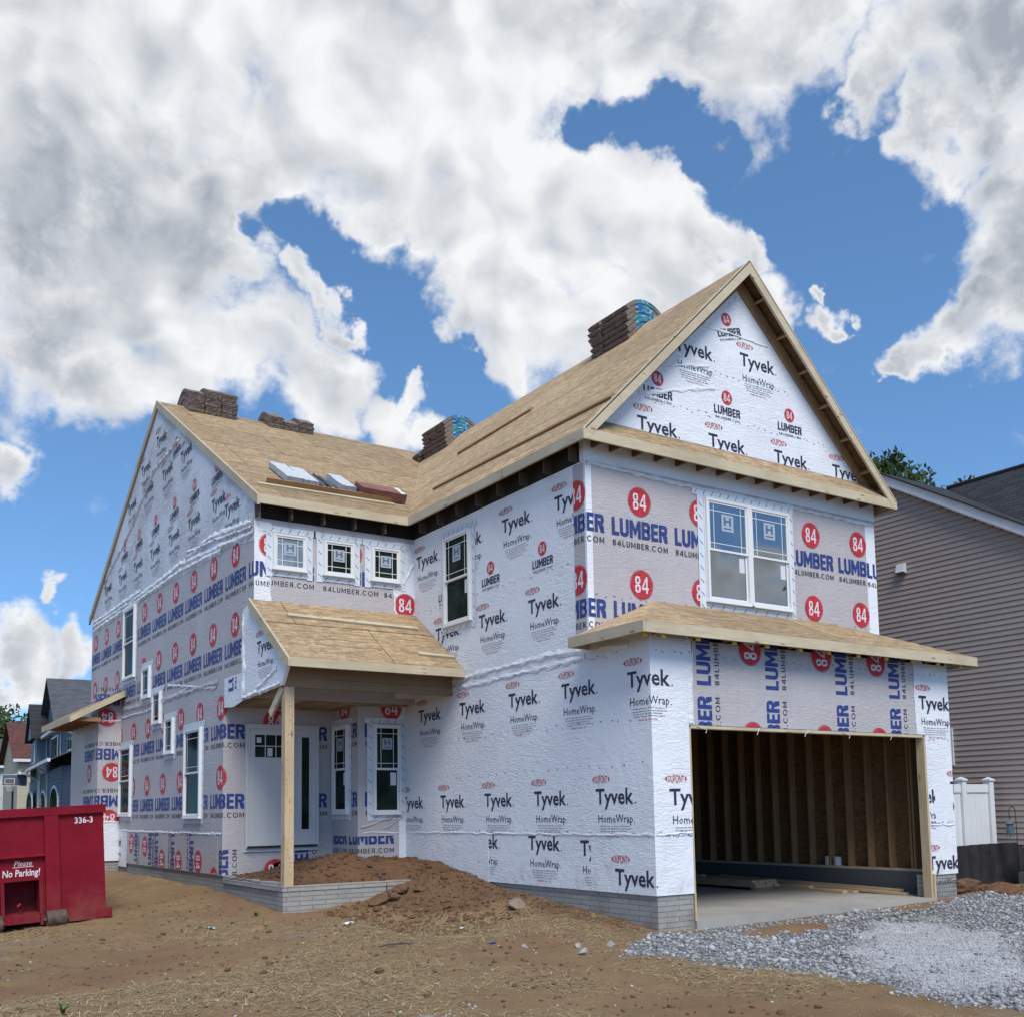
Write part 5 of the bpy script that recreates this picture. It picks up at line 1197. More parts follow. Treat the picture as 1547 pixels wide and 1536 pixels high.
mb = MB(); mb.tube([(0, 0, .0), (0, 0, .42), (0, 0, .44)], [.13, .19, .2], M['terracotta'], 20); o = mb.build('flower_pot'); o.location = (9.45, .72, -.16); tag(o, 'tall brown pot standing on a block by the right edge', 'pot')
mb = MB(); mb.box((9.25, .5, -.6), (9.65, .92, -.161), M['blockin']); tag(mb.build('concrete_block'), 'grey block under the tall brown pot at the right edge', 'block')
M['grill'] = plain('dark_grey_cover', (.05, .055, .065), (.085, .09, .105), 4, .6)
mb = MB(); prf = [(0, 0, -.02), (0, 0, .1), (0, 0, .25), (0, 0, .38), (0, 0, .44), (0, 0, .46)]; mb.tube(prf, [.18, .25, .28, .26, .16, .03], M['grill'], 22); o = mb.build('round_planter', smooth=True); o.location = (9.28, .22, -.44); tag(o, 'dark grey rounded container cut by the right edge of the view', 'container')
# ------------------------------------------------------------------ houses down the street on the left
M['bluesiding'] = siding_mat('navy_siding', (.028, .045, .085), (.036, .055, .10)); M['paleblue'] = siding_mat('pale_blue_siding', (.14, .19, .25), (.17, .22, .28)); M['greysiding'] = siding_mat('grey_green_siding', (.085, .095, .095), (.10, .11, .11)); M['cream'] = siding_mat('cream_siding', (.42, .37, .28), (.47, .42, .33)); M['whitesiding'] = siding_mat('white_siding', (.50, .51, .50), (.55, .56, .55))
M['greyroof'] = shingles('grey_shingles', (.055, .06, .07), (.10, .105, .115), (.03, .03, .034), 'x'); M['redroof'] = shingles('red_brown_shingles', (.075, .03, .028), (.13, .055, .045), (.04, .02, .02), 'x')
BA, BB, BN = Vector((.0802, .9968, 0)), Vector((.9968, -.0802, 0)), Vector((.38, 34.81, 0))
def L3(a, b, z): return BN + BA*a + BB*b + Vector((0, 0, z))
bh = empty('street_house', L3(10, 4, -.4), 'navy and pale blue house with grey shingle gables and white gutters, down the street', 'house')
def bb(mb, n, parent=None):
    o = mb.build(n, parent or bh)
    if parent is None: o.location = -Vector(bh.location)
    return o
def lbox(mb, a0, a1, b0, b1, z0, z1, m): mb.hexa([L3(a1, b0, z0), L3(a0, b0, z0), L3(a0, b1, z0), L3(a1, b1, z0), L3(a1, b0, z1), L3(a0, b0, z1), L3(a0, b1, z1), L3(a1, b1, z1)], m)
def laplocal(mb, a0, a1, b, z0, z1, m, ex=.18):
    z = z0
    while z < z1: zb = min(z+ex, z1); mb.face([L3(a1, b-.025, z), L3(a0, b-.025, z), L3(a0, b-.005, zb), L3(a1, b-.005, zb)], m); mb.face([L3(a1, b, z), L3(a0, b, z), L3(a0, b-.025, z), L3(a1, b-.025, z)], m); z = zb
mb = MB(); lbox(mb, 3, 15.3, 0, 8, 3.3, 5.3, M['bluesiding']); laplocal(mb, 3, 15.3, 0, 3.3, 5.3, M['bluesiding']); lbox(mb, 15.302, 19, -.5, 8, -.5, 5.3, M['paleblue']); laplocal(mb, 15.302, 19, -.5, 3.3, 5.3, M['paleblue'])
mb.prism([L3(8.6, -.002, 5.31), L3(17.4, -.002, 5.31), L3(13, -.002, 8.05)], BB*.1, M['greysiding']); bb(mb, 'upper_wall')
mb = MB(); lbox(mb, -2.5, 3.2, .5, 8, -.5, 3.3, M['greysiding']); lbox(mb, 3.201, 13.8, -.45, 8, -.5, 3.29, M['bluesiding']); laplocal(mb, 3.2, 9.0, -.45, -.3, 3.28, M['bluesiding']); laplocal(mb, 9.6, 13.8, -.46, 1.9, 3.28, M['greysiding']); laplocal(mb, -2.5, 3.19, .5, -.3, 3.28, M['greysiding']); lbox(mb, 13.801, 24, -.2, 6, -.5, 3.2, M['whitesiding']); bb(mb, 'lower_wall')
mb = MB(); mb.prism([L3(13, -.35, 8.2), L3(13, 9, 8.2), L3(8.3, 9, 5.33), L3(8.3, -.35, 5.33)], (0, 0, -.06), M['greyroof']); mb.prism([L3(13, 9, 8.2), L3(13, -.35, 8.2), L3(17.7, -.35, 5.33), L3(17.7, 9, 5.33)], (0, 0, -.06), M['greyroof'])
mb.prism([L3(2.7, -.3, 5.3), L3(8.3, -.3, 5.3), L3(8.3, 3, 7.1), L3(2.7, 3, 7.1)], (0, 0, -.06), M['greyroof']); mb.prism([L3(8.3, 3, 7.1), L3(8.3, 6.3, 5.3), L3(2.7, 6.3, 5.3), L3(2.7, 3, 7.1)], (0, 0, -.06), M['greyroof']); bb(mb, 'main_roof')
mb = MB(); mb.prism([L3(14.3, -.75, 5.3), L3(18.2, -.75, 5.3), L3(16.2, -.75, 7.1)], BB*.08, M['paleblue']); mb.prism([L3(16.2, -.9, 7.15), L3(14.1, -.9, 5.22), L3(14.1, 1.2, 5.22), L3(16.2, 1.2, 7.15)], (0, 0, -.06), M['darkroof_y']); mb.prism([L3(18.3, -.9, 5.22), L3(16.2, -.9, 7.15), L3(16.2, 1.2, 7.15), L3(18.3, 1.2, 5.22)], (0, 0, -.06), M['darkroof_y']); bb(mb, 'dormer')
mb = MB(); mb.prism([L3(2.6, -1.0, 3.55), L3(14.0, -1.0, 3.55), L3(14.0, -.03, 4.0), L3(2.6, -.03, 4.0)], (0, 0, -.06), M['greyroof']); mb.prism([L3(14.1, -1.3, 3.45), L3(23, -1.3, 3.45), L3(23, -.55, 4.0), L3(14.1, -.55, 4.0)], (0, 0, -.06), M['greyroof']); bb(mb, 'porch_roof')
mb = MB(); T_ = M['trimwhite']; lbox(mb, 2.55, 14.0, -1.13, -1.0, 3.42, 3.56, T_); lbox(mb, 14.1, 23.0, -1.43, -1.3, 3.32, 3.46, T_); lbox(mb, 2.6, 8.5, -.44, -.31, 5.18, 5.32, T_); lbox(mb, 8.6, 14.2, -.44, -.34, 5.14, 5.28, T_)
mb.tube([L3(2.9, -.40, 5.2), L3(2.9, -.36, 4.95), L3(2.9, -.08, 4.7), L3(2.9, -.08, 3.75)], .05, T_, 6); mb.tube([L3(13.9, -1.08, 3.45), L3(13.6, -1.05, 3.25), L3(13.6, -.52, 2.95), L3(13.6, -.52, -.3)], .055, T_, 6); mb.tube([L3(9.3, -.85, 3.4), L3(9.3, -.5, 3.2), L3(9.3, -.5, 0)], .035, T_, 6); bb(mb, 'gutter')
mb = MB(); 
for a in (15.25, 8.45, 3.05): lbox(mb, a-.1, a+.1, -.06, -.027, 3.9, 5.3, T_)
lbox(mb, 13.3, 13.8, -.5, -.47, -.3, 3.25, T_); bb(mb, 'corner_board')
for a0, a1 in ((9.7, 12.6), (3.6, 5.3), (16.3, 17.2)):
    b_ = 0 if a0 < 15 else -.5
    mb = MB(); lbox(mb, a0, a1, b_-.07, b_-.028, 3.98, 5.08, T_); w = bb(mb, 'window')
    mb = MB(); n = 3 if a1-a0 > 2 else (2 if a1-a0 > 1.2 else 1); s = (a1-a0-.1)/n
    for k in range(n): lbox(mb, a0+.1+s*k, a0+s*(k+1), b_-.075, b_-.071, 4.06, 5.0, M['glass'])
    o = mb.build('pane', w)
def arch(mb, a0, a1, b, z0, z1, n0, n1, m, full=False):
    c = (a0+a1)/2; r = (a1-a0)/2; P = [L3(a0, b-n1, z0), L3(a1, b-n1, z0)] + [L3(c+r*math.cos(t), b-n1, z1+r*.45*math.sin(t)) for t in [math.pi*k/12 for k in range(13)]]
    mb.prism(P[::-1], BB*(n1-n0), m)
for a0, a1, b in ((14.6, 17.6, -.2-.5), (10.0, 12.6, -.46), (4.5, 7.5, -.46)):
    mb = MB(); arch(mb, a0-.25, a1+.25, b, -.3, 1.75, 0.0, .06, T_); g = bb(mb, 'garage_door'); mb = MB(); arch(mb, a0, a1, b, -.3, 1.72, .062, .075, M['glass']); mb.build('pane', g)
# two more houses beyond
def far_house(cx, cy, w, d, zb, ze, zr, wall, roof, label):
    h = empty('street_house', (cx, cy, zb), label, 'house'); mb = MB(); mb.box((-w/2, -d/2, 0), (w/2, d/2, ze-zb), wall)
    mb.prism([(-w/2, -d/2, ze-zb), (-w/2, d/2, ze-zb), (-w/2, 0, zr-zb-.1)][::-1], (.1, 0, 0), wall); mb.build('wall', h)
    mb = MB(); e = .35; mb.prism([(-w/2-e, -d/2-e, ze-zb-.2), (w/2+e, -d/2-e, ze-zb-.2), (w/2+e, 0, zr-zb), (-w/2-e, 0, zr-zb)], (0, 0, -.08), roof); mb.prism([(-w/2-e, 0, zr-zb), (w/2+e, 0, zr-zb), (w/2+e, d/2+e, ze-zb-.2), (-w/2-e, d/2+e, ze-zb-.2)], (0, 0, -.08), roof); mb.build('roof', h)
    mb = MB(); mb.box((-w/2-e, -d/2-e-.12, ze-zb-.36), (w/2+e, -d/2-e-.002, ze-zb-.18), M['trimwhite']); mb.build('gutter', h)
    for x in (-w/2+1.2, -w/2+3.4):
        mb = MB(); mb.box((x, -d/2-.06, (ze-zb)*.55), (x+.9, -d/2-.002, (ze-zb)*.55+1.2), M['trimwhite']); wn = mb.build('window', h); mb = MB(); mb.box((x+.08, -d/2-.07, (ze-zb)*.55+.08), (x+.82, -d/2-.062, (ze-zb)*.55+1.12), M['glass']); mb.build('pane', wn)
far_house(6.1, 66, 8, 6, -.5, 5.0, 7.4, M['cream'], M['redroof'], 'cream house with a red brown shingle roof beyond the navy house')
far_house(5.2, 82, 8, 6, -.5, 5.3, 7.4, M['whitesiding'], M['greyroof'], 'white sided house with a grey roof farthest down the street')
far_house(-3.6, 96, 8, 9, -.5, 4.6, 6.7, M['whitesiding'], M['greyroof'], 'low white house cut by the left edge far down the street')
# basketball hoop
hp = empty('basketball_hoop', (.0, 50, .30), 'portable basketball hoop with white framed clear backboard above the dumpster', 'basketball hoop')
mb = MB(); mb.tube([(.05, .5, 0), (.05, .5, 2.3), (.0, .1, 2.75)], .05, M['iron'], 8); mb.box((-.35, .2, 0), (.4, 1.1, .15), M['iron']); mb.build('pole', hp)
Bk = plain('smoky_backboard', (.10, .12, .15), (.14, .16, .19), 2, .2); mb = MB(); mb.box((-.52, .0, 2.48), (.62, .03, 3.02), Bk)
for a, b in (((-.55, -.02, 2.46), (-.52, .03, 3.04)), ((.62, -.02, 2.46), (.65, .03, 3.04)), ((-.52, -.02, 3.02), (.62, .03, 3.05)), ((-.52, -.02, 2.45), (.62, .03, 2.48)), ((-.42, -.02, 2.56), (-.39, -.002, 2.84)), ((.03, -.02, 2.56), (.06, -.002, 2.84)), ((-.39, -.02, 2.81), (.03, -.002, 2.84)), ((-.39, -.02, 2.56), (.03, -.002, 2.585))): mb.box(a, b, M['trimwhite'])
mb.build('backboard', hp)
mb = MB(); rg_ = [( -.18+.22*math.cos(t), -.26+.22*math.sin(t), 2.55) for t in [2*math.pi*k/16 for k in range(17)]]; mb.tube(rg_, .012, M['redprint'], 6); mb.build('rim', hp)
mb = MB()
for k in range(10):
    t = 2*math.pi*k/10; mb.tube([(-.18+.21*math.cos(t), -.26+.21*math.sin(t), 2.54), (-.18+.13*math.cos(t+.3), -.26+.13*math.sin(t+.3), 2.18)], .008, M['trimwhite'], 4)
mb.build('net', hp)

# ------------------------------------------------------------------ trees
def leaf_mat(name, c1, c2, c3):
    t = MT(name, .6, .25); at = t.N.new('ShaderNodeAttribute'); at.attribute_name = 'tint'; f = t.sep(at.outputs['Vector'])[0]
    col = t.mix(t.ramp(f, 0, .6), c1, c2); t.color(t.mix(t.ramp(f, .6, 1), col, c3)); t.b.inputs['Transmission Weight'].default_value = 0
    return t.mat
M['leaf'] = leaf_mat('tree_foliage', (.018, .034, .010), (.045, .075, .020), (.085, .115, .035)); M['bark'] = plain('tree_bark', (.06, .045, .035), (.12, .095, .075), 10, .9)
def crown_mesh(name, rx, rz, n_cl, n_leaf, leaf, seed, cone=0.0):
    r = np.random.default_rng(seed); V = []; T = []; k = 0
    cl = r.normal(size=(n_cl, 3)); cl /= np.linalg.norm(cl, axis=1)[:, None]; cl *= r.uniform(.35, 1.0, (n_cl, 1))**.6
    cl[:, 2] *= .9; sc = r.uniform(.16, .34, n_cl)
    if cone: cl[:, :2] *= (1-cone*(cl[:, 2:3]*.5+.5))
    tot = n_cl*n_leaf; ci = np.repeat(np.arange(n_cl), n_leaf)
    d = r.normal(size=(tot, 3)); d /= np.linalg.norm(d, axis=1)[:, None]; d *= r.uniform(.2, 1, (tot, 1))**.4
    P = (cl[ci] + d*sc[ci][:, None])*np.array([rx, rx, rz])
    a = r.normal(size=(tot, 3)); a /= np.linalg.norm(a, axis=1)[:, None]; b = np.cross(a, r.normal(size=(tot, 3))); b /= np.linalg.norm(b, axis=1)[:, None]
    s = leaf*r.uniform(.5, 1.3, (tot, 1))
    V = np.stack([P-a*s, P+b*s*.5, P+a*s, P-b*s*.5], 1).reshape(-1, 3); F = np.arange(tot*4).reshape(-1, 4)
    tint = np.clip(r.uniform(0, 1, n_cl)[ci]*.55 + r.uniform(0, .45, tot), 0, 1)
    o = np_obj(name, V, F, [M['leaf']]); at = o.data.attributes.new('tint', 'FLOAT_COLOR', 'POINT')
    c = np.ones((tot*4, 4), np.float32); c[:, :3] = np.repeat(tint, 4)[:, None]; at.data.foreach_set('color', c.ravel()); return o
def trunk_mesh(h, r0, seed, spread):
    r = random.Random(seed); mb = MB(); pts = [(0, 0, -.3)]; x = y = 0
    for k in range(1, 7): x += r.uniform(-.15, .15); y += r.uniform(-.15, .15); pts.append((x, y, h*k/6))
    mb.tube(pts, [r0*(1-.12*k) for k in range(7)], M['bark'], 8)
    for k in range(7):
        a = r.uniform(0, 6.28); z = h*r.uniform(.45, 1.0); p = Vector((x*z/h, y*z/h, z)); e = p + Vector((math.cos(a)*spread, math.sin(a)*spread, spread*r.uniform(.5, 1.1)))
        mb.tube([p, (p+e)/2+Vector((0, 0, .15*spread)), e], [r0*.42, r0*.28, r0*.1], M['bark'], 6)
    return mb.build('trunk')
cr_protos = [crown_mesh('crown', 1, 1, 46, 120, .055, 5), crown_mesh('crown', 1, 1, 52, 110, .052, 9), crown_mesh('crown', 1, 1, 44, 130, .058, 14, .35)]
tr_proto = trunk_mesh(1.0, .04, 3, .35)
used_ = set()
def tree(x, y, zb, rx, rz, zc, kind, label, group, rot=0):
    t = empty('broadleaf_tree', (x, y, zb), label, 'tree', group)
    for pr_o, nm, lc, s in ((cr_protos[kind], 'c%d' % kind, (0, 0, zc-zb), (rx, rx, rz)), (tr_proto, 't', (0, 0, 0), ((zc-zb)*.9,)*3)):
        if nm in used_: o = pr_o.copy(); COL.objects.link(o)
        else: o = pr_o; used_.add(nm)
        o.parent = t; o.location = lc; o.scale = s; o.rotation_euler = (0, 0, rot)
for i, (x, y, rx, rz, zc, k, lab) in enumerate([
  (-2.6, 84, 4.0, 4.2, 6.2, 0, 'dark green tree at the left edge far down the street, nearest the frame edge'), (3.2, 90, 4.6, 4.6, 5.6, 1, 'dark rounded tree behind the white house far down the street'),
  (7.2, 97, 4.6, 5.2, 6.9, 0, 'tall dark tree rising right behind the red brown roof'), (10.8, 92, 4.2, 5.0, 7.0, 1, 'dark tree half hidden behind the grey shingle gable of the navy house'), (14.6, 98, 5, 5.4, 7.6, 0, 'dark tree hidden behind the navy house'), (-.2, 78, 2.6, 2.6, 3.2, 1, 'low dark tree under the far tree line'),(5.6, 102, 5.2, 4.6, 7.2, 1, 'tallest crown in the middle of the far left tree line')]):
    tree(x, y, -.5, rx, rz, zc, k, lab, 'trees down the street on the left', i*1.1)
for i, (x, y, rx, rz, zc, k, lab) in enumerate([
  (32.2, 20, 2.8, 4.2, 13.2, 2, 'tall dark tree just right of the bare gable eave'), (33.9, 21.5, 2.3, 4.0, 12.4, 0, 'bushy tree between two taller ones above the taupe house roof'), (35.5, 20, 2.7, 3.6, 13.3, 1, 'rounded tree showing above the charcoal roof, farthest right'), (37.5, 20, 1.6, 2.6, 13.9, 0, 'small treetop low above the charcoal roof valley')]):
    tree(x, y, -.5, rx, rz, zc, k, lab, 'trees behind the taupe house', 2+i*1.3)
tree(-6.9, 19.5, -.5, 1.35, 2.4, 4.6, 1, 'near tree whose twigs just enter at the left edge', None, .4)
tree(-6.0, 30.5, -.5, 1.6, 1.5, 1.9, 0, 'low green shrub tree beside the basketball hoop at the left edge', None, 2.2)

# ------------------------------------------------------------------ ground
CP = np.array([(-8.6,-9.8,-.56),(-4,-3,-.555),(-1.3,-.8,-.50),(-.3,-.3,-.46),(.1,-.15,-.46),(.7,-.3,-.50),(2,-.25,-.44),(3.5,-.25,-.41),(5,-.25,-.385),(6.1,-.3,-.36),(7,.2,-.36),(8,.6,-.36),(9.5,.8,-.38),(9.6,3,-.42),(7.5,3,-.40),(7,8,-.3),(12,-3,-.45),(6,-4,-.48),(2,-4,-.53),(-2,-5,-.56),(0,-8,-.58),(-5,-7,-.58),(8,-9,-.55),(20,-10,-.5),
 (-.05,4.5,.12),(-.05,4.0,.02),(-.05,3.4,-.08),(-.05,2.6,-.16),(-.05,1.8,-.22),(-.05,.8,-.33),(-.06,.1,-.42),(-.4,4.6,.08),(-.8,4.55,-.02),(-1.15,4.5,-.13),(-1.6,4.5,-.28),(-2.1,4.6,-.36),(-.6,3.8,-.10),(-1.1,3.5,-.30),(-1.6,3.3,-.42),(-.55,2.8,-.26),(-1,2.3,-.40),(-.5,1.5,-.36),(-1,1.2,-.45),(-.5,.5,-.44),
 (-2.92,4.7,-.37),(-2.95,6,-.32),(-2.95,8,-.22),(-2.95,10,-.15),(-2.95,13,-.10),(-3,17,-.06),(-3.6,15,-.12),(-3.6,9,-.27),(-3.7,6.5,-.38),(-3.5,4.5,-.42),(-4.6,8,-.40),(-4.8,6.4,-.47),(-6,6.6,-.535),(-7.2,6.6,-.60),(-6,12,-.42),(-5,14,-.30),(-9,8,-.65),(-9,0,-.60),(-6,2,-.54),(-4,1,-.52),(-2.5,1.5,-.50),(-2.5,3,-.46),(-4,3.5,-.49),(-13,0,-.7),(-14,12,-.7),(-8,20,-.45),(-3,24,-.3),(4,24,-.3),(10,20,-.35),(0,10,-.3),(4,5,-.5),(3,15,-.3),(-20,-15,-.7),(0,-20,-.6),(20,20,-.4),(-20,30,-.6),(0,40,-.45)])
def rbf_fit(cp, s=.02):
    d = np.linalg.norm(cp[:, None, :2]-cp[None, :, :2], axis=2); A = d + np.eye(len(cp))*-s
    n = len(cp); B = np.zeros((n+1, n+1)); B[:n, :n] = A; B[:n, n] = 1; B[n, :n] = 1
    return np.linalg.solve(B, np.append(cp[:, 2], 0))
WT = rbf_fit(CP)
def vnoise(x, y, s, seed):
    r = np.random.default_rng(seed); g = r.uniform(-1, 1, (64, 64)); xs, ys = x/s, y/s; xi, yi = np.floor(xs).astype(int), np.floor(ys).astype(int); fx, fy = xs-xi, ys-yi; fx = fx*fx*(3-2*fx); fy = fy*fy*(3-2*fy)
    q = lambda a, b: g[a % 64, b % 64]
    return q(xi, yi)*(1-fx)*(1-fy)+q(xi+1, yi)*fx*(1-fy)+q(xi, yi+1)*(1-fx)*fy+q(xi+1, yi+1)*fx*fy
def ground_z(x, y):
    x = np.asarray(x, float); y = np.asarray(y, float); sh = x.shape; P = np.stack([x.ravel(), y.ravel()], 1)
    z = np.full(len(P), WT[-1])
    for i in range(len(CP)): z += WT[i]*np.hypot(P[:, 0]-CP[i, 0], P[:, 1]-CP[i, 1])
    rr = np.hypot(P[:, 0], P[:, 1]-5); f = np.clip((rr-28)/25, 0, 1); z = z*(1-f) + (-.6)*f
    n = .034*vnoise(P[:, 0], P[:, 1], .9, 1)+.026*vnoise(P[:, 0], P[:, 1], .33, 2)+.016*vnoise(P[:, 0], P[:, 1], .16, 3)+.05*vnoise(P[:, 0], P[:, 1], 2.7, 4)*(1-f)
    z = np.where((P[:, 0] > .12) & (P[:, 0] < 5.95) & (P[:, 1] > .06) & (P[:, 1] < 17), -.8, z); damp = np.where((P[:, 0] > -.2) & (P[:, 1] > -.6) & (P[:, 0] < 6.2), .25, 1.0)
    return (z + n*damp*.9).reshape(sh)
GY = np.array([-12, -7, -5.2, -4.65, -4.1, -3.3, -2.7, -2, -1.4, -.9, -.3, .05]); GX = np.array([2, -.3, -.9, -1.13, -.9, -.55, -.54, -.9, -1.1, -1.3, -.8, -.1])
def gravel_f(x, y):
    lim = np.interp(y, GY, GX) + .16*vnoise(x, y, .8, 21)+.14*vnoise(x, y, .25, 22)
    back = np.where(x < 6.15, -.03, .05-.12*(x-6.1)) + .12*vnoise(x, y, .5, 23)
    a = np.clip((x-lim)/.5+.1, 0, 1)*np.clip((back-y)/.15, 0, 1)
    d = np.exp(-(((x-1.7)/.8)**2+((y+.55)/.28)**2)) + np.exp(-(((x-4.6)/.6)**2+((y+.40)/.2)**2))
    pp = np.clip(1.35-np.hypot((x+4.75+.55*(y+2.55))/.62, (y+2.55)/.42)+.3*vnoise(x, y, .2, 24), 0, 1)
    return np.maximum(a*np.clip(1-1.3*d, 0, 1), pp)
def fine_f(x, y):       # crushed fines in the middle of the gravel apron
    u = ((x-1.7)*.75+(y+2.6)*.65)/3.0; v = (-(x-1.7)*.65+(y+2.6)*.75)/1.05
    return np.maximum(np.clip(1.5*(1-(u*u+v*v)) + .5*vnoise(x, y, .5, 31), 0, 1), np.where(x < -3, .75, 0))
def axis(lo, hi, step, far):
    c = list(np.arange(lo, hi+1e-6, step)); s = step; x = hi; out = []
    while x < far: s *= 1.13; x += s; out.append(x)
    x = lo; s = step; o2 = []
    while x > -far: s *= 1.13; x -= s; o2.append(x)
    return np.array(o2[::-1]+c+out)
gx, gy = axis(-11, 11, .075, 2500), axis(-8.5, 12, .075, 2500)
X, Y = np.meshgrid(gx, gy); Z = ground_z(X, Y)
n0, n1 = X.shape; idx = np.arange(n0*n1).reshape(n0, n1); F = np.stack([idx[:-1, :-1], idx[:-1, 1:], idx[1:, 1:], idx[1:, :-1]], -1).reshape(-1, 4)
def ground_mat():
    t = MT('dirt_straw_and_gravel_ground', .95, .15); v = t.vec(); at = t.N.new('ShaderNodeAttribute'); at.attribute_name = 'cover'
    r, g, b = t.sep(at.outputs['Vector'])
    n = t.noise(v, 1.3, 6, .65); n2 = t.noise(v, 9, 6, .65); n3 = t.noise(v, 55, 5, .7)
    dirt = t.mix(t.ramp(n, .32, .68), (.18, .114, .059), (.255, .164, .085)); dirt = t.mix(t.ramp(n2, .35, .7, 0, .65), dirt, (.225, .155, .08)); dirt = t.mix(t.ramp(n3, .45, .8, 0, .65), dirt, (.29, .225, .15)); dirt = t.mix(t.ramp(t.noise(v, .55, 3), .53, .63, 0, .75), dirt, (.21, .125, .072))
    st = t.math('MAXIMUM', t.noise(t.vec((11, 90, 20), (0, 0, .6)), 1, 3), t.noise(t.vec((90, 11, 20), (0, 0, -.4)), 1, 3))
    stf = t.math('MULTIPLY', t.ramp(st, .52, .66), t.math('MULTIPLY', b, .95)); dirt = t.mix(stf, dirt, (.42, .325, .185))
    sand = t.ramp(t.noise(t.vec((.8, .8, .8), loc=(4, 9, 0)), 1, 4), .60, .70, 0, .6); dirt = t.mix(sand, dirt, (.25, .20, .15))
    fa = t.N.new('ShaderNodeAttribute'); fa.attribute_name = 'fill'; ff = t.ramp(t.math('ADD', t.sep(fa.outputs['Vector'])[0], t.math('MULTIPLY', t.math('SUBTRACT', n2, .5), .7)), .3, .6); dirt = t.mix(ff, dirt, t.mix(t.ramp(n3, .4, .75, 0, .7), t.mix(n2, (.115, .066, .037), (.18, .105, .06)), (.21, .135, .085)))
    vo = t.voro(v, 17, 'Color'); gvl = t.mix(t.ramp(t.rgb2bw(vo), .2, .8), (.17, .175, .18), (.34, .345, .355)); gvl = t.mix(t.ramp(t.voro(v, 17, 'Distance'), .3, .6), gvl, (.13, .125, .12))
    fin = t.mix(t.ramp(t.noise(v, 70, 4, .7), .3, .7), (.38, .385, .395), (.56, .565, .57))
    edge = t.ramp(t.math('ADD', r, t.math('MULTIPLY', t.math('SUBTRACT', n2, .5), .8)), .35, .6)
    col = t.mix(edge, dirt, gvl); col = t.mix(t.math('MULTIPLY', t.ramp(t.math('ADD', g, t.math('MULTIPLY', t.math('SUBTRACT', n2, .5), .9)), .3, .75), edge), col, fin)
    grass = t.ramp(t.math('LENGTH' if False else 'ADD', t.math('MULTIPLY', t.sep(v)[1], 1.0), 0.0), 20, 34); col = t.mix(grass, col, t.mix(n2, (.035, .055, .018), (.075, .095, .035)))
    t.color(col); t.bump(t.math('ADD', t.math('MULTIPLY', n2, .5), t.math('MULTIPLY', n3, .4)), .9, .05); return t.mat
M['ground'] = ground_mat()
gr = np_obj('ground', np.stack([X, Y, Z], -1).reshape(-1, 3), F, [M['ground']], smooth=True); tag(gr, 'bare brown building lot ground with straw, dust and grey gravel', 'ground', kind='structure')
def straw_f(x, y): return np.clip(.55+.9*vnoise(x, y, 2.2, 41)+.5*vnoise(x, y, .7, 42), 0, 1)
at = gr.data.attributes.new('cover', 'FLOAT_COLOR', 'POINT'); c = np.ones((n0*n1, 4), np.float32); xf, yf = X.ravel(), Y.ravel(); c[:, 0] = gravel_f(xf, yf); c[:, 1] = fine_f(xf, yf); c[:, 2] = straw_f(xf, yf); at.data.foreach_set('color', c.ravel())

fl_ = np.clip(1.2-np.hypot((xf+.70)/1.1, (yf-3.95)/1.45), 0, 1)+np.clip(1.1-np.hypot((xf-7.1)/1.2, (yf-.25)/.6), 0, 1)+np.clip(1-np.hypot((xf+.15)/.5, (yf-1.2)/2.2), 0, .8); a2 = gr.data.attributes.new('fill', 'FLOAT_COLOR', 'POINT'); c = np.ones((n0*n1, 4), np.float32); c[:, :3] = np.clip(fl_, 0, 1)[:, None]; a2.data.foreach_set('color', c.ravel())
# dirt heap inside the porch wall, spilling over its right end
HP = np.array([(-2.87,5.0,-.02),(-2.4,5.05,.0),(-1.9,5.05,.03),(-1.5,5.05,.06),(-1.1,5.05,.05),(-.7,5.0,.07),(-.3,5.0,.17),(0,5.0,.20),(-2.87,6,.03),(-2.87,7.5,.03),(-2.5,5.8,.12),(-2.1,5.8,.22),(-1.7,5.9,.37),(-1.4,6.0,.44),(-1.05,6.1,.36),(-.7,6.0,.31),(-.35,5.9,.31),(0,5.8,.27),(0,5.3,.23),(-.4,5.4,.24),(-.8,5.5,.22),(-1.3,5.5,.26),(-1.8,5.4,.16),(-2.3,5.4,.07),(-2.3,7.4,.08),(-1.7,7.2,.25),(-1.1,7.2,.3),(-.8,6.5,.28),(0,6.5,.25),(-2.4,6.6,.13),(-.3,4.75,.13),(-.6,4.75,.07),(-.85,4.75,-.02),(0,4.7,.15),(-.3,4.5,.05),(0,4.5,.10),(-.6,4.5,-.06)])
WH = rbf_fit(HP)
hx, hy = np.meshgrid(np.arange(-2.86, .001, .04), np.arange(4.45, 7.56, .04)); P = np.stack([hx.ravel(), hy.ravel()], 1); hz = np.full(len(P), WH[-1])
for i in range(len(HP)): hz += WH[i]*np.hypot(P[:, 0]-HP[i, 0], P[:, 1]-HP[i, 1])
hz += .03*vnoise(P[:, 0], P[:, 1], .35, 51)+.02*vnoise(P[:, 0], P[:, 1], .15, 52)+.012*vnoise(P[:, 0], P[:, 1], .08, 53)
lowp = P[:, 0] < -.80+.06*vnoise(P[:, 0], P[:, 1], .2, 54); hz = np.where((P[:, 1] < 4.99) & lowp, -.04, hz); hz = np.where((P[:, 1] < 4.84) & lowp, -.9, hz)
h0_, h1_ = hx.shape; ix = np.arange(h0_*h1_).reshape(h0_, h1_); Fh = np.stack([ix[:-1, :-1], ix[:-1, 1:], ix[1:, 1:], ix[1:, :-1]], -1).reshape(-1, 4)
keep = hz[Fh].min(axis=1) > -.5; Fh = Fh[keep]
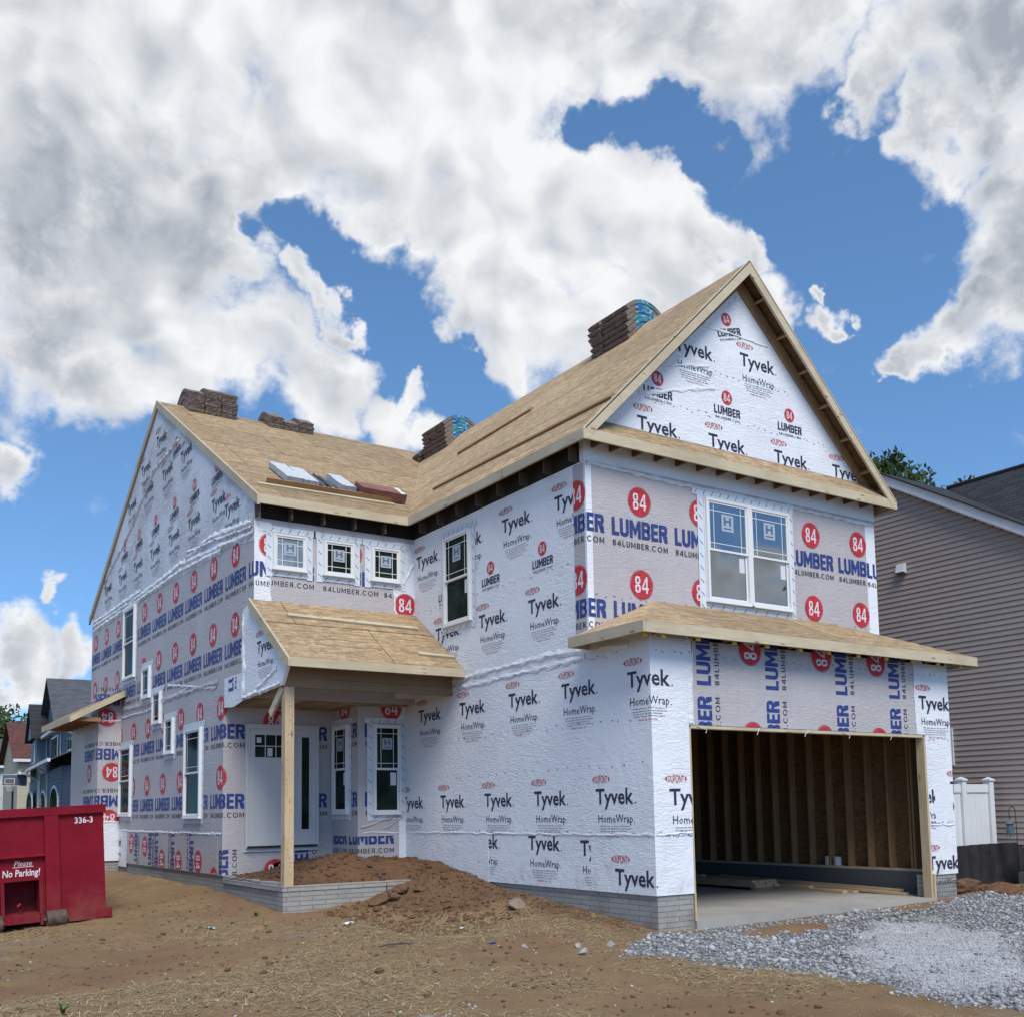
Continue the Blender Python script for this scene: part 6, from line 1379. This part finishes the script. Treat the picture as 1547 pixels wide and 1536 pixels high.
def dirt_mat(name, c1, c2, c3):
    t = MT(name, .95, .12); v = t.vec(); n = t.noise(v, 3, 6, .65); n3 = t.noise(v, 40, 5, .7)
    col = t.mix(t.ramp(n, .3, .7), c1, c2); t.color(t.mix(t.ramp(n3, .5, .8, 0, .6), col, c3)); t.bump(t.math('ADD', n, t.math('MULTIPLY', n3, .5)), 1, .05); return t.mat
M['mound'] = dirt_mat('dark_brown_fill', (.115, .064, .036), (.17, .097, .054), (.24, .16, .10)); M['clod'] = dirt_mat('red_clay_clod', (.13, .07, .042), (.20, .11, .062), (.27, .19, .13))
dm = np_obj('dirt_mound', np.stack([P[:, 0], P[:, 1], hz], -1), Fh, [M['mound']], smooth=True); tag(dm, 'heap of loose dark brown fill dirt inside the porch block wall', 'dirt heap', kind='structure')

# ------------------------------------------------------------------ loose straw, gravel stones (uncountable)
def px_of(x, y, z):
    d = np.stack([x-CAM.x, y-CAM.y, z-CAM.z], -1); w = d@np.array(FWD); return 773.5+CAM_F*(d@np.array(RGT))/w, CAM_CY-CAM_F*(d@np.array(UPV))/w, w
def scatter(n, x0, x1, y0, y1, dens, rng, bias=1.0):
    out = []
    got = 0
    while got < n:
        x = rng.uniform(x0, x1, n*3); y = rng.uniform(y0, y1, n*3); d = np.hypot(x-CAM.x, y-CAM.y); p = dens(x, y)*np.clip((7.5/d), 0, 1)**bias
        k = rng.uniform(0, 1, len(x)) < p; out.append(np.stack([x[k], y[k]], 1)); got += k.sum()
    return np.concatenate(out)[:n]
t = MT('loose_straw', .7, .25); oi = t.N.new('ShaderNodeAttribute'); oi.attribute_name = 'tint'; f = t.sep(oi.outputs['Vector'])[0]; t.color(t.mix(f, (.20, .145, .075), (.60, .47, .27))); M['straw'] = t.mat
r = np.random.default_rng(5); NS = 125000
S = scatter(NS, -11.5, 3.5, -8, 11, lambda x, y: straw_f(x, y)**1.5*(1-gravel_f(x, y))*np.where(np.hypot((x+.62)/1.2, (y-3.85)/1.7) < 1, .12, 1)*np.where((x > -2.9) & (y > 4.6), 0, 1)*np.where((x > -.05) & (y > -.05), 0, 1), r, 1.0)
z = ground_z(S[:, 0], S[:, 1]); a = r.uniform(0, 6.283, NS); L_ = r.uniform(.018, .07, NS); w_ = r.uniform(.0012, .0028, NS); tl = r.normal(0, .12, NS)
dx, dy, dz = np.cos(a)*L_, np.sin(a)*L_, tl*L_; nx, ny = -np.sin(a)*w_, np.cos(a)*w_; zz = z+.006+np.abs(dz)
c0 = np.stack([S[:, 0], S[:, 1], zz], 1); d_ = np.stack([dx, dy, dz], 1); n_ = np.stack([nx, ny, np.zeros(NS)], 1); bend = np.stack([np.zeros(NS), np.zeros(NS), r.uniform(-.002, .008, NS)], 1)
V = np.stack([c0-d_-n_, c0-d_+n_, c0+bend+n_, c0+bend-n_, c0+d_+n_, c0+d_-n_], 1).reshape(-1, 3); k6 = np.arange(NS)[:, None]*6
F = np.concatenate([k6+np.array([0, 3, 2, 1]), k6+np.array([3, 5, 4, 2])]); so_ = np_obj('straw', V, F, [M['straw']]); tag(so_, 'loose pale straw strewn over the bare lot', 'straw', kind='stuff')
at = so_.data.attributes.new('tint', 'FLOAT_COLOR', 'POINT'); c = np.ones((NS*6, 4), np.float32); c[:, :3] = np.repeat(r.uniform(0, 1, NS)**1.3, 6)[:, None]; at.data.foreach_set('color', c.ravel())
t = MT('crushed_stone', .85, .25); oi = t.N.new('ShaderNodeAttribute'); oi.attribute_name = 'tint'; f = t.sep(oi.outputs['Vector'])[0]; cc = t.mix(f, (.14, .145, .155), (.46, .465, .475)); t.color(t.mix(t.ramp(t.noise(t.vec(), 45, 4, .7), .4, .75, 0, .5), cc, (.36, .355, .345))); M['stone'] = t.mat
bm = bmesh.new(); bmesh.ops.create_icosphere(bm, subdivisions=1, radius=1); SV = np.array([v.co[:] for v in bm.verts]); bm.faces.ensure_lookup_table(); SF = np.array([[v.index for v in f.verts] for f in bm.faces]); bm.free()
def stones(name, pts, size, rng, tint, mat, label, cat, zs=None):
    n = len(pts); z = ground_z(pts[:, 0], pts[:, 1]) if zs is None else zs; sc = np.stack([size*rng.uniform(.7, 1.25, n), size*rng.uniform(.55, 1.0, n), size*rng.uniform(.4, .75, n)], 1)
    a = rng.uniform(0, 6.283, n); ca, sa = np.cos(a), np.sin(a); V = SV[None]*rng.uniform(.62, 1.25, (n, len(SV), 1))*sc[:, None]; tx = rng.normal(0, .3, n)
    V = np.stack([V[..., 0]*ca[:, None]-V[..., 1]*sa[:, None], V[..., 0]*sa[:, None]+V[..., 1]*ca[:, None], V[..., 2]+V[..., 0]*tx[:, None]*.5], -1)
    V += np.stack([pts[:, 0], pts[:, 1], z+sc[:, 2]*.35], 1)[:, None]; Fq = (SF[None]+(np.arange(n)*len(SV))[:, None, None]).reshape(-1, 3)
    o = np_obj(name, V.reshape(-1, 3), Fq, [mat]); at = o.data.attributes.new('tint', 'FLOAT_COLOR', 'POINT'); c = np.ones((n*len(SV), 4), np.float32); c[:, :3] = np.repeat(tint, len(SV))[:, None]; at.data.foreach_set('color', c.ravel())
    return tag(o, label, cat, kind='stuff')
r = np.random.default_rng(8); NG = 38000
S = scatter(NG, -3, 11, -7.5, .5, lambda x, y: gravel_f(x, y)*(1-.93*fine_f(x, y)), r, .9); sz = np.clip(r.lognormal(math.log(.0155), .48, NG), .007, .06)
stones('gravel', S, sz, r, np.clip(r.normal(.45, .25, NG), 0, 1), M['stone'], 'grey crushed stone apron in front of the garage', 'gravel')
NG = 9000; S = scatter(NG, -3, 9, -7.5, 0, lambda x, y: gravel_f(x, y)*fine_f(x, y), r, .9); sz = r.uniform(.006, .016, NG)
stones('gravel', S, sz, r, np.clip(r.normal(.75, .2, NG), 0, 1), M['stone'], 'pale fine stone chips within the gravel apron', 'gravel')
NG = 700; S = np.stack([r.normal(-4.85, .45, NG), r.normal(-2.75, .28, NG)], 1); S2 = np.stack([r.uniform(-8, -1.2, 300), r.uniform(-4, 4, 300)], 1); S = np.concatenate([S, S2]); sz = np.concatenate([r.uniform(.006, .018, NG), r.uniform(.006, .022, 300)])
stones('gravel', S, sz, r, np.clip(r.normal(.6, .25, len(S)), 0, 1), M['stone'], 'scattered grey pebbles on the bare dirt near the viewer', 'gravel')
NG = 4600; S = np.concatenate([np.stack([r.uniform(-2.4, 0, 2400), r.uniform(1.8, 4.75, 2400)], 1), np.stack([r.uniform(-9, -1, 2200), r.uniform(-4, 8, 2200)], 1)]); k = ~((S[:, 0] > -2.95) & (S[:, 1] > 4.7)); S = S[k]
stones('dirt_crumbs', S, np.clip(r.lognormal(math.log(.014), .5, len(S)), .006, .05), r, r.uniform(0, 1, len(S)), M['clod'], 'small dirt crumbs littering the lot', 'dirt')

km = r.choice(np.where((hz > -.03) & (P[:, 0] > -2.8) & (P[:, 0] < -.04))[0], 1300); mp = P[km]+r.uniform(-.02, .02, (1300, 2)); stones('dirt_crumbs', mp, np.clip(r.lognormal(math.log(.016), .55, 1300), .007, .06), r, r.uniform(0, 1, 1300), M['mound'], 'dark crumbs lying on the fill dirt inside the porch wall', 'dirt', hz[km])
# ------------------------------------------------------------------ single clods, rocks, weeds, litter
def lump(name, x, y, s, mat, label, cat, group=None, seed=0, flat=.7, zoff=0.0):
    rr = random.Random(seed); bm = bmesh.new(); bmesh.ops.create_icosphere(bm, subdivisions=3, radius=1)
    ph = [Vector((rr.uniform(-1, 1), rr.uniform(-1, 1), rr.uniform(-1, 1))).normalized() for _ in range(9)]; cut = [rr.uniform(.55, .9) for _ in ph]
    for v in bm.verts:
        d = v.co.normalized(); k = 1.0
        for p, c_ in zip(ph, cut):
            t_ = d.dot(p)
            if t_ > 0: k = min(k, c_/t_) if t_ > c_ else k
        v.co = d*k*(1+rr.uniform(-.09, .09))
    for v in bm.verts: v.co = Vector((v.co.x*s*1.15, v.co.y*s*.9, v.co.z*s*flat))
    me = bpy.data.meshes.new(name); bm.to_mesh(me); bm.free(); me.materials.append(mat); o = bpy.data.objects.new(name, me); COL.objects.link(o)
    o.location = (x, y, float(ground_z(np.array([x]), np.array([y]))[0])+s*flat*.45+zoff); o.rotation_euler = (rr.uniform(-.3, .3), rr.uniform(-.3, .3), rr.uniform(0, 6)); return tag(o, label, cat, group)
M['rockgrey'] = plain('weathered_rock', (.17, .13, .095), (.24, .19, .145), 9, .9); M['stonegrey'] = plain('pale_rock', (.27, .25, .235), (.38, .36, .34), 9, .9)
clods = [(-1.62, 4.30, .15, 'largest reddish clod against the front of the porch block wall'), (-1.38, 4.28, .12, 'second large clod, right beside the largest one at the porch wall'), (-1.18, 4.42, .13, 'clod leaning up the slope above the two largest clods'), (-1.75, 4.05, .07, 'clod below and left of the largest clod'), (-1.45, 3.95, .085, 'flat clod in front of the two largest clods'), (-1.2, 3.85, .06, 'small clod in front of the slope foot'), (-.95, 4.25, .09, 'clod halfway up the right part of the dirt slope'), (-.5, 4.3, .08, 'clod high on the slope near the white wrapped side wall'), (-1.05, 3.25, .07, 'clod at the slope foot toward the garage'), (-1.3, 2.7, .075, 'low clod on the bare dirt in front of the slope'), (-1.15, 2.5, .06, 'clod touching the low one in front of the slope'), (-2.3, 4.45, .06, 'small clod before the left half of the porch block wall')]
for i, (x, y, s, l) in enumerate(clods): lump('dirt_clod', x, y, s, M['clod'], l, 'clod', 'dirt clods at the foot of the porch heap', 100+i, .72)
lump('flat_rock', .30-.75, 2.35, .17, M['rockgrey'], 'flat tan rock lying by the block foundation of the garage side', 'rock', None, 140, .38)
lump('dirt_clod', -3.75, -.05, .055, M['clod'], 'lone brown clod in the middle of the bare lot', 'clod', None, 141)
for i, (x, y, s, l) in enumerate(((6.55, .15, .30, 'big red clay lump at the right corner of the garage'), (7.2, .10, .26, 'broad red clay lump right of the biggest one by the garage corner'), (7.0, -.25, .22, 'front red clay lump beside the gravel edge'), (6.9, .55, .26, 'rear red clay lump below the silt fence'), (7.9, .0, .16, 'small red clay lump farthest right'))): lump('clay_lump', x, y, s, M['clod'], l, 'clay lump', 'red clay lumps by the right garage corner', 150+i, .55, -.03)
for i, (x, y, s, l) in enumerate(((-1.55, -.55, .07, 'pale stone at the left tip of the gravel'), (-1.35, -.2, .05, 'small pale stone near the garage corner foundation'), (-1.75, .3, .04, 'pale stone alone on the dirt left of the garage corner'), (-1.0, -.35, .06, 'grey stone between the garage corner and the gravel tip'))): lump('loose_stone', x, y, s, M['stonegrey'], l, 'stone', 'loose stones by the garage corner', 170+i, .7)
def grass_mat():
    t = MT('green_blade', .5, .3); t.color(t.mix(t.noise(t.vec(), 30, 3), (.035, .085, .015), (.085, .16, .03))); return t.mat
M['blade'] = grass_mat()
def weed(x, y, n, h, label, seed):
    rr = random.Random(seed); mb = MB()
    for k in range(n):
        a = rr.uniform(0, 6.28); l = h*rr.uniform(.6, 1.1); ln = rr.uniform(.5, 1.1); pts = []
        for j in range(6): q = j/5; pts.append(Vector((math.cos(a)*l*ln*q*q*.9+math.cos(a)*.01, math.sin(a)*l*ln*q*q*.9, l*(q-.42*q*q*ln))))
        sd = Vector((-math.sin(a), math.cos(a), 0))
        for j in range(5):
            w0, w1 = .009*(1-(j/5)**2)+.001, .009*(1-((j+1)/5)**2)+.0006
            mb.face([pts[j]-sd*w0, pts[j]+sd*w0, pts[j+1]+sd*w1, pts[j+1]-sd*w1], M['blade'])
    o = mb.build('grass_weed'); o.location = (x, y, float(ground_z(np.array([x]), np.array([y]))[0])); return tag(o, label, 'weed')
weed(-6.76, -.2, 13, .16, 'green grass weed growing from the straw at lower left', 1); weed(-4.82, -2.42, 12, .14, 'green grass weed at the bottom edge beside grey pebbles', 2); weed(-3.25, 4.9, 14, .10, 'tiny green weed tuft left of the porch wall corner', 3)
mb = MB(); z0 = .10; mb.tube([(-1.28, 5.1, z0+.12), (-1.24, 5.0, z0+.02), (-1.22, 4.80, -.05), (-1.23, 4.785, -.2), (-1.24, 4.77, -.33)], [.012, .012, .011, .01, .008], M['bark'], 6); tag(mb.build('bent_root'), 'bent brown root hanging over the porch block wall', 'root')
mb = MB(); x, y = -2.9, 1.2; z0 = float(ground_z(np.array([x]), np.array([y]))[0]); mb.tube([(x-.25, y, z0+.02), (x-.1, y+.04, z0+.035), (x+.1, y+.02, z0+.03), (x+.25, y+.08, z0+.02)], [.008, .011, .01, .006], M['bark'], 6); tag(mb.build('twig'), 'dark twig lying on the bare dirt', 'twig')
M['blueplastic'] = MT('blue_plastic', .4).color((.03, .11, .32)).mat; M['palebluescrap'] = MT('pale_plastic', .4).color((.30, .38, .42)).mat
def scrap(x, y, s, mat, label, seed):
    rr = random.Random(seed); z = float(ground_z(np.array([x]), np.array([y]))[0])+.012; mb = MB(); n = 4
    g = [[Vector(((i/n-.5)*s*1.6, (j/n-.5)*s, rr.uniform(0, s*.35))) for j in range(n+1)] for i in range(n+1)]
    for i in range(n):
        for j in range(n): mb.face([g[i][j], g[i+1][j], g[i+1][j+1], g[i][j+1]], mat); mb.face([g[i][j]-Vector((0, 0, .003)), g[i][j+1]-Vector((0, 0, .003)), g[i+1][j+1]-Vector((0, 0, .003)), g[i+1][j]-Vector((0, 0, .003))], mat)
    o = mb.build('litter_scrap'); o.location = (x, y, z); o.rotation_euler = (0, 0, rr.uniform(0, 6)); return tag(o, label, 'litter', 'litter scraps on the lot')
scrap(-1.95, .65, .05, M['blueplastic'], 'bright blue plastic scrap on the bare dirt', 1); scrap(-4.05, 4.4, .09, M['palebluescrap'], 'pale blue plastic scrap in front of the porch wall corner', 2); scrap(-2.6, 3.2, .10, M['paper'], 'crumpled white scrap in the straw before the porch wall', 3); scrap(-1.5, 2.1, .05, M['paper'], 'small white scrap on the dirt toward the garage', 4)
